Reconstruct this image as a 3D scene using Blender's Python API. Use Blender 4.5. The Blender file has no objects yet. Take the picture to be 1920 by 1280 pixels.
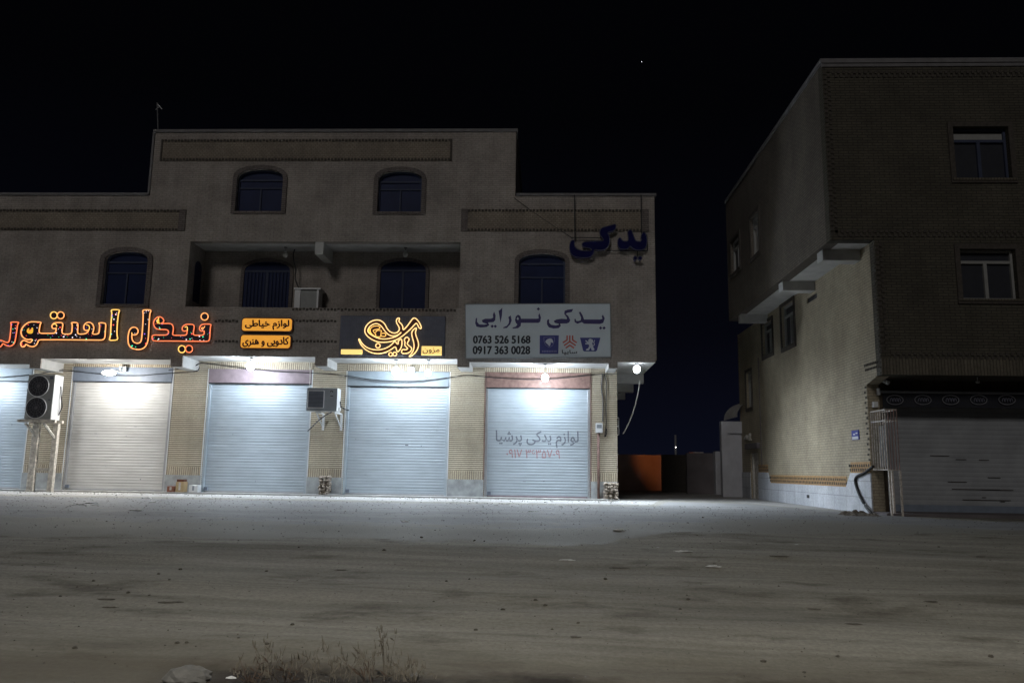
import bpy, bmesh, math, random
from mathutils import Vector, Matrix, noise
from mathutils.geometry import tessellate_polygon
R = math.radians
rnd = random.Random(7)
sc = bpy.context.scene
COL = sc.collection

# ------------------------------------------------------------------ camera
FPX = 1492.0
D, EYE = 23.0, 0.80
def unit(v): return Vector(v).normalized()
_Y = unit((58, -242, -FPX))
_Z = Vector((140, 9230, -FPX)); _Z = (_Z - _Y * _Z.dot(_Y)).normalized()
_X = _Y.cross(_Z)
CAM = Vector((0, -D, EYE))
RM = Matrix((_X, _Y, _Z))
cam = bpy.data.cameras.new('camera'); camo = bpy.data.objects.new('camera', cam); COL.objects.link(camo)
cam.sensor_width = 36; cam.lens = FPX / 1920 * 36; cam.clip_start = 0.05; cam.clip_end = 3000
camo.matrix_world = Matrix.Translation(CAM) @ RM.to_4x4()
sc.camera = camo

# ------------------------------------------------------------------ world, fill sun, exposure
w = bpy.data.worlds.new("World"); sc.world = w; w.use_nodes = True
nt = w.node_tree; bg = nt.nodes['Background']
sky = nt.nodes.new('ShaderNodeTexSky'); sky.sky_type = 'NISHITA'; sky.sun_disc = False
sky.sun_elevation = R(-1.5); sky.sun_rotation = R(180); sky.dust_density = 1.5; sky.ozone_density = 3
# night sky: the clear-air sky after sunset, plus the faint blue town glow low over the horizon
tc = nt.nodes.new('ShaderNodeTexCoord'); sx = nt.nodes.new('ShaderNodeSeparateXYZ'); nt.links.new(tc.outputs['Generated'], sx.inputs[0])
cr = nt.nodes.new('ShaderNodeValToRGB'); nt.links.new(sx.outputs[2], cr.inputs[0])
cr.color_ramp.elements[0].position = 0.0; cr.color_ramp.elements[0].color = (.0030, .0038, .0092, 1)
cr.color_ramp.elements[1].position = .42; cr.color_ramp.elements[1].color = (.0006, .0006, .0008, 1)
e_ = cr.color_ramp.elements.new(.17); e_.color = (.0012, .0014, .0032, 1)
vm = nt.nodes.new('ShaderNodeVectorMath'); vm.operation = 'SCALE'; vm.inputs[3].default_value = .002; nt.links.new(sky.outputs[0], vm.inputs[0])
va = nt.nodes.new('ShaderNodeVectorMath'); va.operation = 'ADD'; nt.links.new(vm.outputs[0], va.inputs[0]); nt.links.new(cr.outputs[0], va.inputs[1])
nt.links.new(va.outputs[0], bg.inputs[0]); bg.inputs[1].default_value = 1.0
fill_sun = bpy.data.lights.new('fill_sun', 'SUN'); fill_sun.energy = 0.37; fill_sun.angle = R(12); fill_sun.color = (1, .965, .93)  # sun lamp added as weak fill; no moon is known
mo = bpy.data.objects.new('fill_sun', fill_sun); COL.objects.link(mo); mo.rotation_euler = (R(64), 0, R(-14))
sc.view_settings.view_transform = 'Standard'; sc.view_settings.look = 'None'
sc.view_settings.exposure = 0; sc.view_settings.gamma = 1
sc.render.engine = 'CYCLES'
sc.cycles.use_denoising = True
sc.cycles.max_bounces = 8
sc.cycles.sample_clamp_indirect = 6

# ------------------------------------------------------------------ pixel -> place
def ray(px, py): return (RM @ Vector((px - 960, 640 - py, -FPX))).normalized()
def P(px, py, Y=0.0):
    d = ray(px, py); t = (Y - CAM.y) / d.y; return CAM + d * t
def PXp(px, py, X):
    d = ray(px, py); t = (X - CAM.x) / d.x; return CAM + d * t
def sm(t): t = max(0, min(1, t)); return t * t * (3 - 2 * t)
def gbase(x, y):
    d = y + D
    return -0.70 * sm((15 - d) / 10.0)
def G(px, py):
    d = ray(px, py); t = 1.0
    while t < 200:
        p = CAM + d * t
        if p.z <= gbase(p.x, p.y): return p
        t += 0.02
    return CAM + d * 60

# ------------------------------------------------------------------ materials
MATS = {}
def newmat(name):
    m = bpy.data.materials.new(name); m.use_nodes = True; MATS[name] = m
    return m, m.node_tree, m.node_tree.nodes['Principled BSDF']
def wallcoord(n):
    g = n.nodes.new('ShaderNodeNewGeometry'); s = n.nodes.new('ShaderNodeSeparateXYZ'); n.links.new(g.outputs['Position'], s.inputs[0])
    a = n.nodes.new('ShaderNodeMath'); a.operation = 'ADD'; n.links.new(s.outputs[0], a.inputs[0]); n.links.new(s.outputs[1], a.inputs[1])
    return g, s, a
def noise_node(n, scale, detail=5, rough=.6, vec=None, stretch=None):
    t = n.nodes.new('ShaderNodeTexNoise'); t.inputs['Scale'].default_value = scale; t.inputs['Detail'].default_value = detail; t.inputs['Roughness'].default_value = rough
    if vec is None:
        vec = n.nodes.new('ShaderNodeNewGeometry').outputs['Position']
    if stretch:
        mp = n.nodes.new('ShaderNodeMapping'); mp.inputs['Scale'].default_value = stretch; n.links.new(vec, mp.inputs[0]); vec = mp.outputs[0]
    n.links.new(vec, t.inputs['Vector'])
    return t
def ramp(n, src, p0, p1, c0=(0, 0, 0, 1), c1=(1, 1, 1, 1)):
    r = n.nodes.new('ShaderNodeValToRGB'); e = r.color_ramp.elements
    e[0].position = p0; e[1].position = p1; e[0].color = c0; e[1].color = c1
    n.links.new(src, r.inputs[0]); return r
def mixc(n, fac, a, b, mode='MIX'):
    m = n.nodes.new('ShaderNodeMix'); m.data_type = 'RGBA'; m.blend_type = mode
    for s, v in ((0, fac), (6, a), (7, b)):
        if hasattr(v, 'is_linked') or hasattr(v, 'links'): n.links.new(v, m.inputs[s])
        else: m.inputs[s].default_value = v
    return m.outputs[2]
def c4(c): return (c[0], c[1], c[2], 1)
def plain(name, col, rough=.6, metal=0, var=.25, scale=6, bump=.0, spec=.4, stretch=None):
    m, n, b = newmat(name)
    t = noise_node(n, scale, stretch=stretch)
    r = ramp(n, t.outputs[0], .3, .75, c4([c * (1 - var) for c in col]), c4([min(1, c * (1 + var * .6)) for c in col]))
    n.links.new(r.outputs[0], b.inputs['Base Color'])
    b.inputs['Roughness'].default_value = rough; b.inputs['Metallic'].default_value = metal; b.inputs['Specular IOR Level'].default_value = spec
    if bump:
        t2 = noise_node(n, scale * 6); bp = n.nodes.new('ShaderNodeBump'); bp.inputs['Strength'].default_value = bump; bp.inputs['Distance'].default_value = .01
        n.links.new(t2.outputs[0], bp.inputs['Height']); n.links.new(bp.outputs[0], b.inputs['Normal'])
    return m
def brick(name, c1, c2, mortar, bw=.22, bh=.065, ms=.012, bump=.6, vertical=False, stain=.35, offset=.5):
    m, n, b = newmat(name)
    g, s, a = wallcoord(n)
    cb = n.nodes.new('ShaderNodeCombineXYZ')
    if vertical: n.links.new(s.outputs[2], cb.inputs[0]); n.links.new(a.outputs[0], cb.inputs[1])
    else: n.links.new(a.outputs[0], cb.inputs[0]); n.links.new(s.outputs[2], cb.inputs[1])
    t = n.nodes.new('ShaderNodeTexBrick'); n.links.new(cb.outputs[0], t.inputs['Vector'])
    t.inputs['Scale'].default_value = 1; t.inputs['Brick Width'].default_value = bw; t.inputs['Row Height'].default_value = bh
    t.inputs['Mortar Size'].default_value = ms; t.inputs['Mortar Smooth'].default_value = .2; t.offset = offset
    t.inputs['Color1'].default_value = c4(c1); t.inputs['Color2'].default_value = c4(c2); t.inputs['Mortar'].default_value = c4(mortar)
    t2 = noise_node(n, 1.1, 7, .65); r2 = ramp(n, t2.outputs[0], .35, .7, (1 - stain, 1 - stain, 1 - stain * .95, 1), (1, 1, 1, 1))
    t3 = noise_node(n, 22, 3, .6); r3 = ramp(n, t3.outputs[0], .3, .7, (.8, .8, .8, 1), (1.08, 1.08, 1.08, 1))
    t4 = noise_node(n, 1.0, 6, .65, None, (2.6, 2.6, .22)); r4 = ramp(n, t4.outputs[0], .40, .66, (.78, .77, .75, 1), (1.05, 1.05, 1.05, 1))
    c = mixc(n, 1.0, t.outputs[0], r2.outputs[0], 'MULTIPLY'); c = mixc(n, .45, c, r4.outputs[0], 'MULTIPLY'); c = mixc(n, 1.0, c, r3.outputs[0], 'MULTIPLY')
    n.links.new(c, b.inputs['Base Color']); b.inputs['Roughness'].default_value = .8; b.inputs['Specular IOR Level'].default_value = .25
    bp = n.nodes.new('ShaderNodeBump'); bp.inputs['Strength'].default_value = bump; bp.inputs['Distance'].default_value = .012; bp.invert = True
    n.links.new(t.outputs[1], bp.inputs['Height']); n.links.new(bp.outputs[0], b.inputs['Normal'])
    return m
def glow(name, col, strength):
    m, n, b = newmat(name)
    b.inputs['Base Color'].default_value = c4(col); b.inputs['Emission Color'].default_value = c4(col); b.inputs['Emission Strength'].default_value = strength
    b.inputs['Roughness'].default_value = .5
    return m

M = dict(
 facade=brick('facade_brick', (.46, .415, .375), (.41, .37, .335), (.33, .295, .265), .21, .06, .010, .5),
 frieze=brick('frieze_brick', (.36, .31, .245), (.31, .26, .21), (.22, .19, .15), .11, .06, .010, .4),
 pier=brick('pier_brick', (.72, .655, .52), (.66, .59, .46), (.28, .23, .16), 40, .056, .014, 1.0, stain=.25),
 soldier=brick('soldier_brick', (.66, .59, .46), (.58, .50, .37), (.28, .23, .17), .40, .062, .012, .9, vertical=True, offset=0),
 casing=brick('casing_brick', (.24, .21, .20), (.20, .175, .165), (.13, .11, .10), .22, .06, .010, .5),
 dark_brick=plain('dark_brick', (.072, .062, .053), .85, var=.4, scale=18),
 plaster=plain('white_plaster', (.46, .46, .45), .85, var=.18, scale=3, bump=.25),
 coping=plain('grey_coping', (.17, .165, .17), .8, var=.25, scale=5),
 plinth=plain('grey_plinth_stone', (.36, .38, .39), .5, var=.35, scale=4, bump=.1),
 step=plain('pale_concrete_step', (.30, .296, .285), .85, var=.25, scale=3, bump=.3),
 glass=plain('window_glass', (.014, .022, .070), .45, var=.2, scale=2, spec=.08),
 winframe=plain('grey_window_frame', (.055, .065, .105), .6, var=.15, spec=.1),
 whiteframe=plain('white_window_frame', (.27, .27, .26), .5, var=.12),
 shutter=plain('pale_shutter_paint', (.41, .47, .52), .38, metal=.0, var=.13, scale=1.6, spec=.5, stretch=(1, 1, 4)),
 shutter_warm=plain('cream_shutter_paint', (.57, .565, .55), .55, metal=.0, var=.13, scale=1.6, spec=.5, stretch=(1, 1, 4)),
 rail=plain('shutter_rail_metal', (.42, .43, .45), .4, metal=.5, var=.15),
 box_blue=plain('steel_blue_box', (.17, .20, .25), .5, var=.15),
 box_mauve=plain('mauve_box', (.24, .19, .21), .55, var=.2),
 box_grey=plain('light_grey_box', (.22, .26, .29), .5, var=.12),
 box_rust=plain('rusty_brown_box', (.22, .135, .115), .65, var=.4, scale=7),
 black=plain('black_rubber', (.018, .018, .02), .6, var=.2),
 cablegrey=plain('grey_cable', (.09, .09, .095), .6, var=.2),
 white=plain('white_enamel', (.66, .67, .68), .4, var=.08),
 offwhite=plain('dusty_white_metal', (.50, .48, .44), .6, var=.35, scale=9),
 acgrey=plain('grey_ac_front', (.26, .27, .265), .5, var=.1),
 acgrey2=plain('blue_grey_ac_front', (.24, .265, .29), .5, var=.1),
 grille=plain('dark_fan_grille', (.022, .024, .032), .55, var=.2),
 hub=plain('fan_hub', (.12, .12, .13), .5),
 wood=plain('weathered_painted_wood', (.58, .54, .48), .8, var=.5, scale=12, bump=.3),
 rock=plain('rough_rock', (.34, .29, .24), .9, var=.7, scale=14, bump=1.0),
 carton=plain('tan_cardboard', (.42, .31, .17), .8, var=.25), redbox=plain('red_brown_box', (.24, .095, .06), .7, var=.4, scale=14),
 navy=plain('navy_sign_board', (.10, .11, .155), .5, var=.2), board=plain('white_sign_board', (.56, .64, .70), .45, var=.08, scale=2),
 blue_letter=plain('dark_blue_letter', (.008, .009, .065), .6, var=.15, spec=.05), letter_edge=plain('grey_letter_edge', (.085, .085, .12), .5),
 ink=plain('navy_ink', (.035, .028, .13), .5, var=.1), inkdark=plain('dark_ink', (.012, .02, .035), .5, var=.1),
 red_ink=plain('dull_red_ink', (.48, .10, .075), .5, var=.1), emblem_blue=plain('emblem_blue', (.04, .05, .22), .5, var=.1),
 emblem_pale=plain('emblem_pale', (.55, .60, .70), .5, var=.1), emblem_line=plain('emblem_line', (.20, .21, .40), .5),
 letter_face=plain('purple_black_letter_face', (.030, .022, .038), .35, var=.2),
 letter_side=plain('rust_letter_side', (.12, .03, .015), .5),
 brown=plain('sign_brown', (.10, .03, .012), .5), maroon=plain('maroon_ink', (.06, .004, .003), .6),
 grey_paint=plain('faded_grey_paint', (.18, .20, .24), .7, var=.3, scale=30), red_paint=plain('faded_red_paint', (.40, .23, .24), .7, var=.3, scale=30),
 bulb_off=plain('unlit_bulb', (.5, .5, .48), .3),
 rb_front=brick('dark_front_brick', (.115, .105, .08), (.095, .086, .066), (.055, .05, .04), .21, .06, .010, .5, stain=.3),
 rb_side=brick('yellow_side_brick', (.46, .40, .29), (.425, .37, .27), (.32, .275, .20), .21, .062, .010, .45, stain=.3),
 rb_over=brick('overhang_brick', (.20, .175, .145), (.17, .15, .125), (.11, .095, .08), .21, .06, .010, .5, stain=.3),  # darker than the side brick: the overhang's shade is put into the colour
 rb_band=plain('orange_brick_band', (.36, .22, .10), .8, var=.3, scale=15),
 rb_brown=brick('brown_tile', (.11, .085, .06), (.09, .07, .05), (.05, .04, .03), .3, .5, .01, .3),
 rb_soldier=brick('dark_soldier_brick', (.17, .15, .115), (.14, .125, .095), (.08, .07, .055), .4, .065, .01, .5, vertical=True, offset=0),
 marble=brick('white_marble_slab', (.62, .64, .68), (.55, .57, .61), (.36, .37, .38), .75, .34, .008, .2, stain=.3),
 rsh=plain('grey_shutter_dirty', (.29, .30, .315), .6, var=.2, scale=2), banner=plain('black_banner_cloth', (.016, .017, .024), .8, var=.2),
 oval=plain('grey_oval_print', (.17, .17, .19), .7, var=.2), ovalin=plain('dim_script_print', (.13, .13, .17), .7, var=.2),
 bar=plain('rusty_pale_bars', (.50, .45, .40), .6, var=.5, scale=20), bluep=plain('blue_enamel_plate', (.03, .045, .30), .4, var=.1),
 whitewash=plain('whitewashed_wall', (.42, .42, .45), .9, var=.2, scale=1.5, bump=.3), greywall=plain('grey_render_wall', (.13, .115, .12), .9, var=.3, scale=1.5, bump=.3),
 tin=plain('corrugated_tin', (.42, .41, .40), .5, metal=.3, var=.3), steel=plain('galvanised_pole', (.25, .25, .26), .5, metal=.4),
 paper=plain('white_paper', (.62, .62, .62), .8, var=.2), stone=plain('dark_stone', (.09, .08, .065), .9, var=.4, scale=20),
 greystone=plain('grey_slab_stone', (.155, .15, .14), .9, var=.35, scale=9, bump=.6),
 rubble=plain('earth_rubble', (.16, .135, .11), .95, var=.6, scale=12, bump=1.0),
 dry=plain('dry_grass', (.16, .14, .11), .9, var=.4, scale=30), dry2=plain('brown_dry_grass', (.10, .07, .052), .9, var=.4, scale=30),
 soilcover=plain('dead_leaf_cover', (.05, .042, .03), .95, var=.5, scale=20),
 bulb=glow('lit_bulb', (.86, .93, 1.0), 14), bulb_n=glow('lit_saucer', (1.0, .98, .93), 14),
 neon=glow('orange_neon', (1.0, .40, .13), 1.35), neon_y=glow('yellow_neon', (1.0, .58, .14), 1.3), neon_r=glow('red_neon', (1.0, .23, .09), 1.1),
 gold=glow('gold_neon', (1.0, .66, .28), 1.45), fill_y=glow('yellow_fill', (1.0, .55, .05), .75),
 obox=glow('orange_lightbox', (1.0, .42, .045), .62), ybox=glow('yellow_lightbox', (1.0, .70, .22), 1.0),
 led_r=glow('red_led', (1, .08, .08), 1.6), led_g=glow('green_led', (.05, .9, .45), 1.3), led_w=glow('white_led', (.85, .75, .9), 1.3), led_b=glow('violet_led', (.3, .12, .9), 1.2),
 star=glow('star_light', (.9, .9, 1), 3), farlamp=glow('far_lamp', (1, .95, .9), 8), sodium=glow('sodium_lamp', (1, .35, .06), 20), lamp_head=glow('street_lamp_lens', (1, .9, .72), 10),
)
def ground_material():
    m, n, b = newmat('sandy_ground')
    g = n.nodes.new('ShaderNodeNewGeometry'); pos = g.outputs['Position']
    streak = noise_node(n, 1.0, 6, .6, pos, (.28, 2.4, 1)); big = noise_node(n, .35, 4, .55, pos); fine = noise_node(n, 24, 6, .7, pos); patch = noise_node(n, 1.3, 5, .6, pos, (.6, 1.6, 1))
    c = ramp(n, streak.outputs[0], .30, .66, (.165, .156, .134, 1), (.285, .273, .240, 1)).outputs[0]
    mpr = n.nodes.new('ShaderNodeMapping'); mpr.inputs['Rotation'].default_value = (0, 0, R(4)); n.links.new(pos, mpr.inputs[0])
    ln = noise_node(n, 1.0, 5, .62, mpr.outputs[0], (.10, 5.5, 1)); ln2 = noise_node(n, 1.0, 4, .6, mpr.outputs[0], (.5, 16, 1))
    c = mixc(n, ramp(n, big.outputs[0], .42, .62, (0, 0, 0, 1), (.7, .7, .7, 1)).outputs[0], c, (.262, .25, .214, 1))
    c = mixc(n, 1.0, c, ramp(n, ln.outputs[0], .32, .66, (.82, .81, .80, 1), (1.07, 1.07, 1.07, 1)).outputs[0], 'MULTIPLY')
    c = mixc(n, 1.0, c, ramp(n, ln2.outputs[0], .32, .62, (.91, .91, .90, 1), (1.04, 1.04, 1.04, 1)).outputs[0], 'MULTIPLY')
    pm = ramp(n, patch.outputs[0], .56, .70); c2 = mixc(n, pm.outputs[0], c, (.105, .094, .076, 1))
    c = mixc(n, .85, c, c2)
    c = mixc(n, 1.0, c, ramp(n, fine.outputs[0], .28, .75, (.72, .72, .72, 1), (1.18, 1.18, 1.18, 1)).outputs[0], 'MULTIPLY')
    # bare dark soil of the verge at the near edge, pale dust plus painted bulb light towards the shops
    s = n.nodes.new('ShaderNodeSeparateXYZ'); n.links.new(pos, s.inputs[0])
    en = noise_node(n, .9, 5, .65, pos); a = n.nodes.new('ShaderNodeMath'); a.operation = 'MULTIPLY_ADD'; n.links.new(en.outputs[0], a.inputs[0]); a.inputs[1].default_value = -1.6; n.links.new(s.outputs[1], a.inputs[2])
    v = ramp(n, a.outputs[0], 0, 1); v.color_ramp.elements[0].color = (1, 1, 1, 1); v.color_ramp.elements[1].color = (0, 0, 0, 1)
    mr = n.nodes.new('ShaderNodeMapRange'); n.links.new(a.outputs[0], mr.inputs[0]); mr.inputs[1].default_value = -17.95; mr.inputs[2].default_value = -17.6; mr.inputs[3].default_value = 1; mr.inputs[4].default_value = 0
    n.nodes.remove(v)
    xr = n.nodes.new('ShaderNodeMapRange'); n.links.new(s.outputs[0], xr.inputs[0]); xr.inputs[1].default_value = -2.9; xr.inputs[2].default_value = -2.2
    mm = n.nodes.new('ShaderNodeMath'); mm.operation = 'MULTIPLY'; n.links.new(mr.outputs[0], mm.inputs[0]); n.links.new(xr.outputs[0], mm.inputs[1])
    mr2 = n.nodes.new('ShaderNodeMapRange'); n.links.new(a.outputs[0], mr2.inputs[0]); mr2.inputs[1].default_value = -17.7; mr2.inputs[2].default_value = -16.7; mr2.inputs[3].default_value = .75; mr2.inputs[4].default_value = 0
    c = mixc(n, mr2.outputs[0], c, (.105, .092, .07, 1))
    c = mixc(n, mm.outputs[0], c, (.035, .028, .022, 1))
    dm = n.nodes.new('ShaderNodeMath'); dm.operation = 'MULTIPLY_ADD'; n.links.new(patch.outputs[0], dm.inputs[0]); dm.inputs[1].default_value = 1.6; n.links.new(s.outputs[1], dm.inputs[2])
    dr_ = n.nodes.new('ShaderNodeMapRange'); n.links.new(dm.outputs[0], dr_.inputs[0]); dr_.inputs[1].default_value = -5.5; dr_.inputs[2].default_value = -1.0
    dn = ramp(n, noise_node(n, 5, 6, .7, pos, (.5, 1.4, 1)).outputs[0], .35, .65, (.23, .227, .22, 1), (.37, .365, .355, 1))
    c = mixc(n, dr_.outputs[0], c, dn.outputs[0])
    n.links.new(c, b.inputs['Base Color']); b.inputs['Roughness'].default_value = .95; b.inputs['Specular IOR Level'].default_value = .15
    bp = n.nodes.new('ShaderNodeBump'); bp.inputs['Strength'].default_value = .55; bp.inputs['Distance'].default_value = .03
    n.links.new(fine.outputs[0], bp.inputs['Height'])
    bp2 = n.nodes.new('ShaderNodeBump'); bp2.inputs['Strength'].default_value = .35; bp2.inputs['Distance'].default_value = .10; n.links.new(streak.outputs[0], bp2.inputs['Height']); n.links.new(bp.outputs[0], bp2.inputs['Normal'])
    n.links.new(bp2.outputs[0], b.inputs['Normal']); return m
def asphalt_material():
    m, n, b = newmat('dusty_asphalt')
    pos = n.nodes.new('ShaderNodeNewGeometry').outputs['Position']
    st = noise_node(n, 1.0, 6, .6, pos, (.22, 1.8, 1)); fine = noise_node(n, 60, 4, .7, pos); cr = noise_node(n, 2.2, 6, .6, pos)
    c = ramp(n, st.outputs[0], .3, .7, (.155, .156, .162, 1), (.235, .234, .232, 1)).outputs[0]
    c = mixc(n, ramp(n, cr.outputs[0], .58, .72).outputs[0], c, (.26, .24, .205, 1))
    c = mixc(n, 1.0, c, ramp(n, fine.outputs[0], .3, .7, (.7, .7, .7, 1), (1.2, 1.2, 1.2, 1)).outputs[0], 'MULTIPLY')
    sp = noise_node(n, 3.2, 5, .7, pos, (.45, 1.6, 1)); c = mixc(n, ramp(n, sp.outputs[0], .60, .74).outputs[0], c, (.095, .093, .09, 1))
    bl = noise_node(n, .5, 4, .6, pos); c = mixc(n, ramp(n, bl.outputs[0], .48, .62, (0, 0, 0, 1), (.6, .6, .6, 1)).outputs[0], c, (.155, .155, .16, 1))
    at = n.nodes.new('ShaderNodeAttribute'); at.attribute_name = 'dust'
    dz = noise_node(n, 1.4, 7, .7, pos, (.5, 2.2, 1)); ad = n.nodes.new('ShaderNodeMath'); ad.operation = 'ADD'; n.links.new(at.outputs['Fac'], ad.inputs[0]); n.links.new(dz.outputs[0], ad.inputs[1])
    c = mixc(n, ramp(n, ad.outputs[0], .80, 1.25).outputs[0], c, (.19, .182, .16, 1))
    n.links.new(c, b.inputs['Base Color']); b.inputs['Roughness'].default_value = .75; b.inputs['Specular IOR Level'].default_value = .3
    bp = n.nodes.new('ShaderNodeBump'); bp.inputs['Strength'].default_value = .5; bp.inputs['Distance'].default_value = .012; n.links.new(fine.outputs[0], bp.inputs['Height']); n.links.new(bp.outputs[0], b.inputs['Normal'])
    return m
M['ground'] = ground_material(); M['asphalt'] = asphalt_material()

# ------------------------------------------------------------------ mesh builder
class MB:
    def __init__(s): s.v = []; s.f = []; s.mi = []; s.m = 0
    def face(s, pts, idx=None):
        b = len(s.v); s.v += [tuple(p) for p in pts]; s.f.append(tuple(range(b, b + len(pts)))); s.mi.append(s.m); return s
    def box(s, x0, x1, y0, y1, z0, z1):
        x0, x1 = sorted((x0, x1)); y0, y1 = sorted((y0, y1)); z0, z1 = sorted((z0, z1))
        b = len(s.v); s.v += [(x0, y0, z0), (x1, y0, z0), (x1, y1, z0), (x0, y1, z0), (x0, y0, z1), (x1, y0, z1), (x1, y1, z1), (x0, y1, z1)]
        for q in ((0, 3, 2, 1), (4, 5, 6, 7), (0, 1, 5, 4), (1, 2, 6, 5), (2, 3, 7, 6), (3, 0, 4, 7)): s.f.append(tuple(b + i for i in q)); s.mi.append(s.m)
        return s
    def bar(s, a, b_, r, r2=None):          # square bar between two points
        return s.tube([a, b_], r, 4)
    def tube(s, path, r, n=6, closed=False, rend=None):
        path = [Vector(p) for p in path]; N = len(path); rings = []
        for i, p in enumerate(path):
            if closed: t = path[(i + 1) % N] - path[i - 1]
            else: t = path[min(i + 1, N - 1)] - path[max(i - 1, 0)]
            if t.length < 1e-9: t = Vector((0, 0, 1))
            t.normalize(); up = Vector((0, 1, 0)) if abs(t.y) < .9 else Vector((0, 0, 1))
            a = t.cross(up).normalized(); c = a.cross(t); rr = r if rend is None else r + (rend - r) * i / max(1, N - 1)
            b = len(s.v); rings.append(b)
            for k in range(n):
                an = 2 * math.pi * (k + .5) / n; s.v.append(tuple(p + a * (rr * math.cos(an)) + c * (rr * math.sin(an))))
        for i in range(N if closed else N - 1):
            A, B = rings[i], rings[(i + 1) % N]
            for k in range(n): s.f.append((A + k, A + (k + 1) % n, B + (k + 1) % n, B + k)); s.mi.append(s.m)
        if not closed:
            s.f.append(tuple(rings[0] + k for k in reversed(range(n)))); s.mi.append(s.m); s.f.append(tuple(rings[-1] + k for k in range(n))); s.mi.append(s.m)
        return s
    def ball(s, c, rx, ry=None, rz=None, nu=14, nv=9, jit=0, rg=None):
        ry = ry or rx; rz = rz or rx; b = len(s.v); c = Vector(c)
        rg = rg or rnd
        for j in range(nv + 1):
            th = math.pi * j / nv
            for i in range(nu):
                ph = 2 * math.pi * i / nu; k = 1 + (rg.uniform(-jit, jit) if 0 < j < nv else 0)
                s.v.append((c.x + rx * k * math.sin(th) * math.cos(ph), c.y + ry * k * math.sin(th) * math.sin(ph), c.z + rz * k * math.cos(th)))
        for j in range(nv):
            for i in range(nu):
                q = (b + j * nu + i, b + (j + 1) * nu + i, b + (j + 1) * nu + (i + 1) % nu, b + j * nu + (i + 1) % nu)
                s.f.append(q); s.mi.append(s.m)
        return s
    def prism(s, poly, y0, y1, holes=(), back=True):     # poly in (x,z); front at y0 (towards the street)
        loops = [[(p[0], p[1]) for p in poly]] + [[(p[0], p[1]) for p in h] for h in holes]
        flat = [p for l in loops for p in l]
        tris = tessellate_polygon([[Vector((p[0], p[1], 0)) for p in l] for l in loops])
        b = len(s.v); n = len(flat)
        s.v += [(p[0], y0, p[1]) for p in flat] + [(p[0], y1, p[1]) for p in flat]
        for t in tris:
            A, B, C_ = (Vector(flat[i]) for i in t)
            cr = (B - A).cross(C_ - A) if hasattr(Vector((0, 0)), 'cross') else 0
            t = tuple(t) if cr > 0 else tuple(reversed(t))     # counter-clockwise in x,z seen from -y
            s.f.append(tuple(b + i for i in t)); s.mi.append(s.m)
            if back: s.f.append(tuple(b + n + i for i in reversed(t))); s.mi.append(s.m)
        o = 0
        for l in loops:
            k = len(l)
            for i in range(k):
                j = (i + 1) % k; s.f.append((b + o + i, b + o + j, b + n + o + j, b + n + o + i)); s.mi.append(s.m)
            o += k
        return s
    def disc(s, cx, cz, r, y0, y1, n=20, rz=None):
        rz = rz or r
        return s.prism([(cx + r * math.cos(2 * math.pi * i / n), cz + rz * math.sin(2 * math.pi * i / n)) for i in range(n)], y0, y1)
    def build(s, name, mats, parent=None, smooth=False, bevel=0, recalc=True):
        mats = mats if isinstance(mats, (list, tuple)) else [mats]
        xs = [v[0] for v in s.v]; ys = [v[1] for v in s.v]; zs = [v[2] for v in s.v]
        if parent is None: org = Vector(((min(xs) + max(xs)) / 2, (min(ys) + max(ys)) / 2, min(zs)))
        else: org = ORG[parent.name]
        me = bpy.data.meshes.new(name); me.from_pydata([tuple(Vector(v) - org) for v in s.v], [], s.f)
        for m in mats: me.materials.append(m)
        me.polygons.foreach_set('material_index', s.mi)
        if recalc:
            bm = bmesh.new(); bm.from_mesh(me); bmesh.ops.recalc_face_normals(bm, faces=bm.faces); bm.to_mesh(me); bm.free()
        if smooth: me.polygons.foreach_set('use_smooth', [True] * len(me.polygons))
        me.update()
        o = bpy.data.objects.new(name, me); COL.objects.link(o)
        if parent is None: o.location = org
        else: o.parent = parent
        ORG[o.name] = org
        if bevel:
            bv = o.modifiers.new('bevel', 'BEVEL'); bv.width = bevel; bv.segments = 2; bv.limit_method = 'ANGLE'
        return o
ORG = {}
def empty(name, loc):
    o = bpy.data.objects.new(name, None); COL.objects.link(o); o.location = loc; ORG[o.name] = Vector(loc); o.empty_display_size = .2; return o
def tag(o, label=None, cat=None, group=None, kind=None):
    if label: o['label'] = label
    if cat: o['category'] = cat
    if group: o['group'] = group
    if kind: o['kind'] = kind
    return o
def chaikin(p, closed=True, it=1, cut=1e9):
    for _ in range(it):
        q = []; n = len(p); rg = range(n if closed else n - 1)
        if not closed: q.append(p[0])
        for i in rg:
            a, b = p[i], p[(i + 1) % n]
            ln = math.dist(a, b); t = min(.25, cut / max(ln, 1e-9))
            q += [tuple(a[k] * (1 - t) + b[k] * t for k in range(len(a))), tuple(a[k] * t + b[k] * (1 - t) for k in range(len(a)))]
        if not closed: q.append(p[-1])
        p = q
    return p
def arch(x0, x1, zs, zt, zb, n=12):           # segmental-arched outline, counter-clockwise
    pts = [(x0, zb), (x1, zb), (x1, zs)]
    for i in range(1, n):
        t = math.pi * i / n; pts.append(((x0 + x1) / 2 + (x1 - x0) / 2 * math.cos(t), zs + (zt - zs) * math.sin(t) ** .8))
    return pts + [(x0, zs)]
def rect(x0, x1, z0, z1): return [(x0, z0), (x1, z0), (x1, z1), (x0, z1)]

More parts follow.
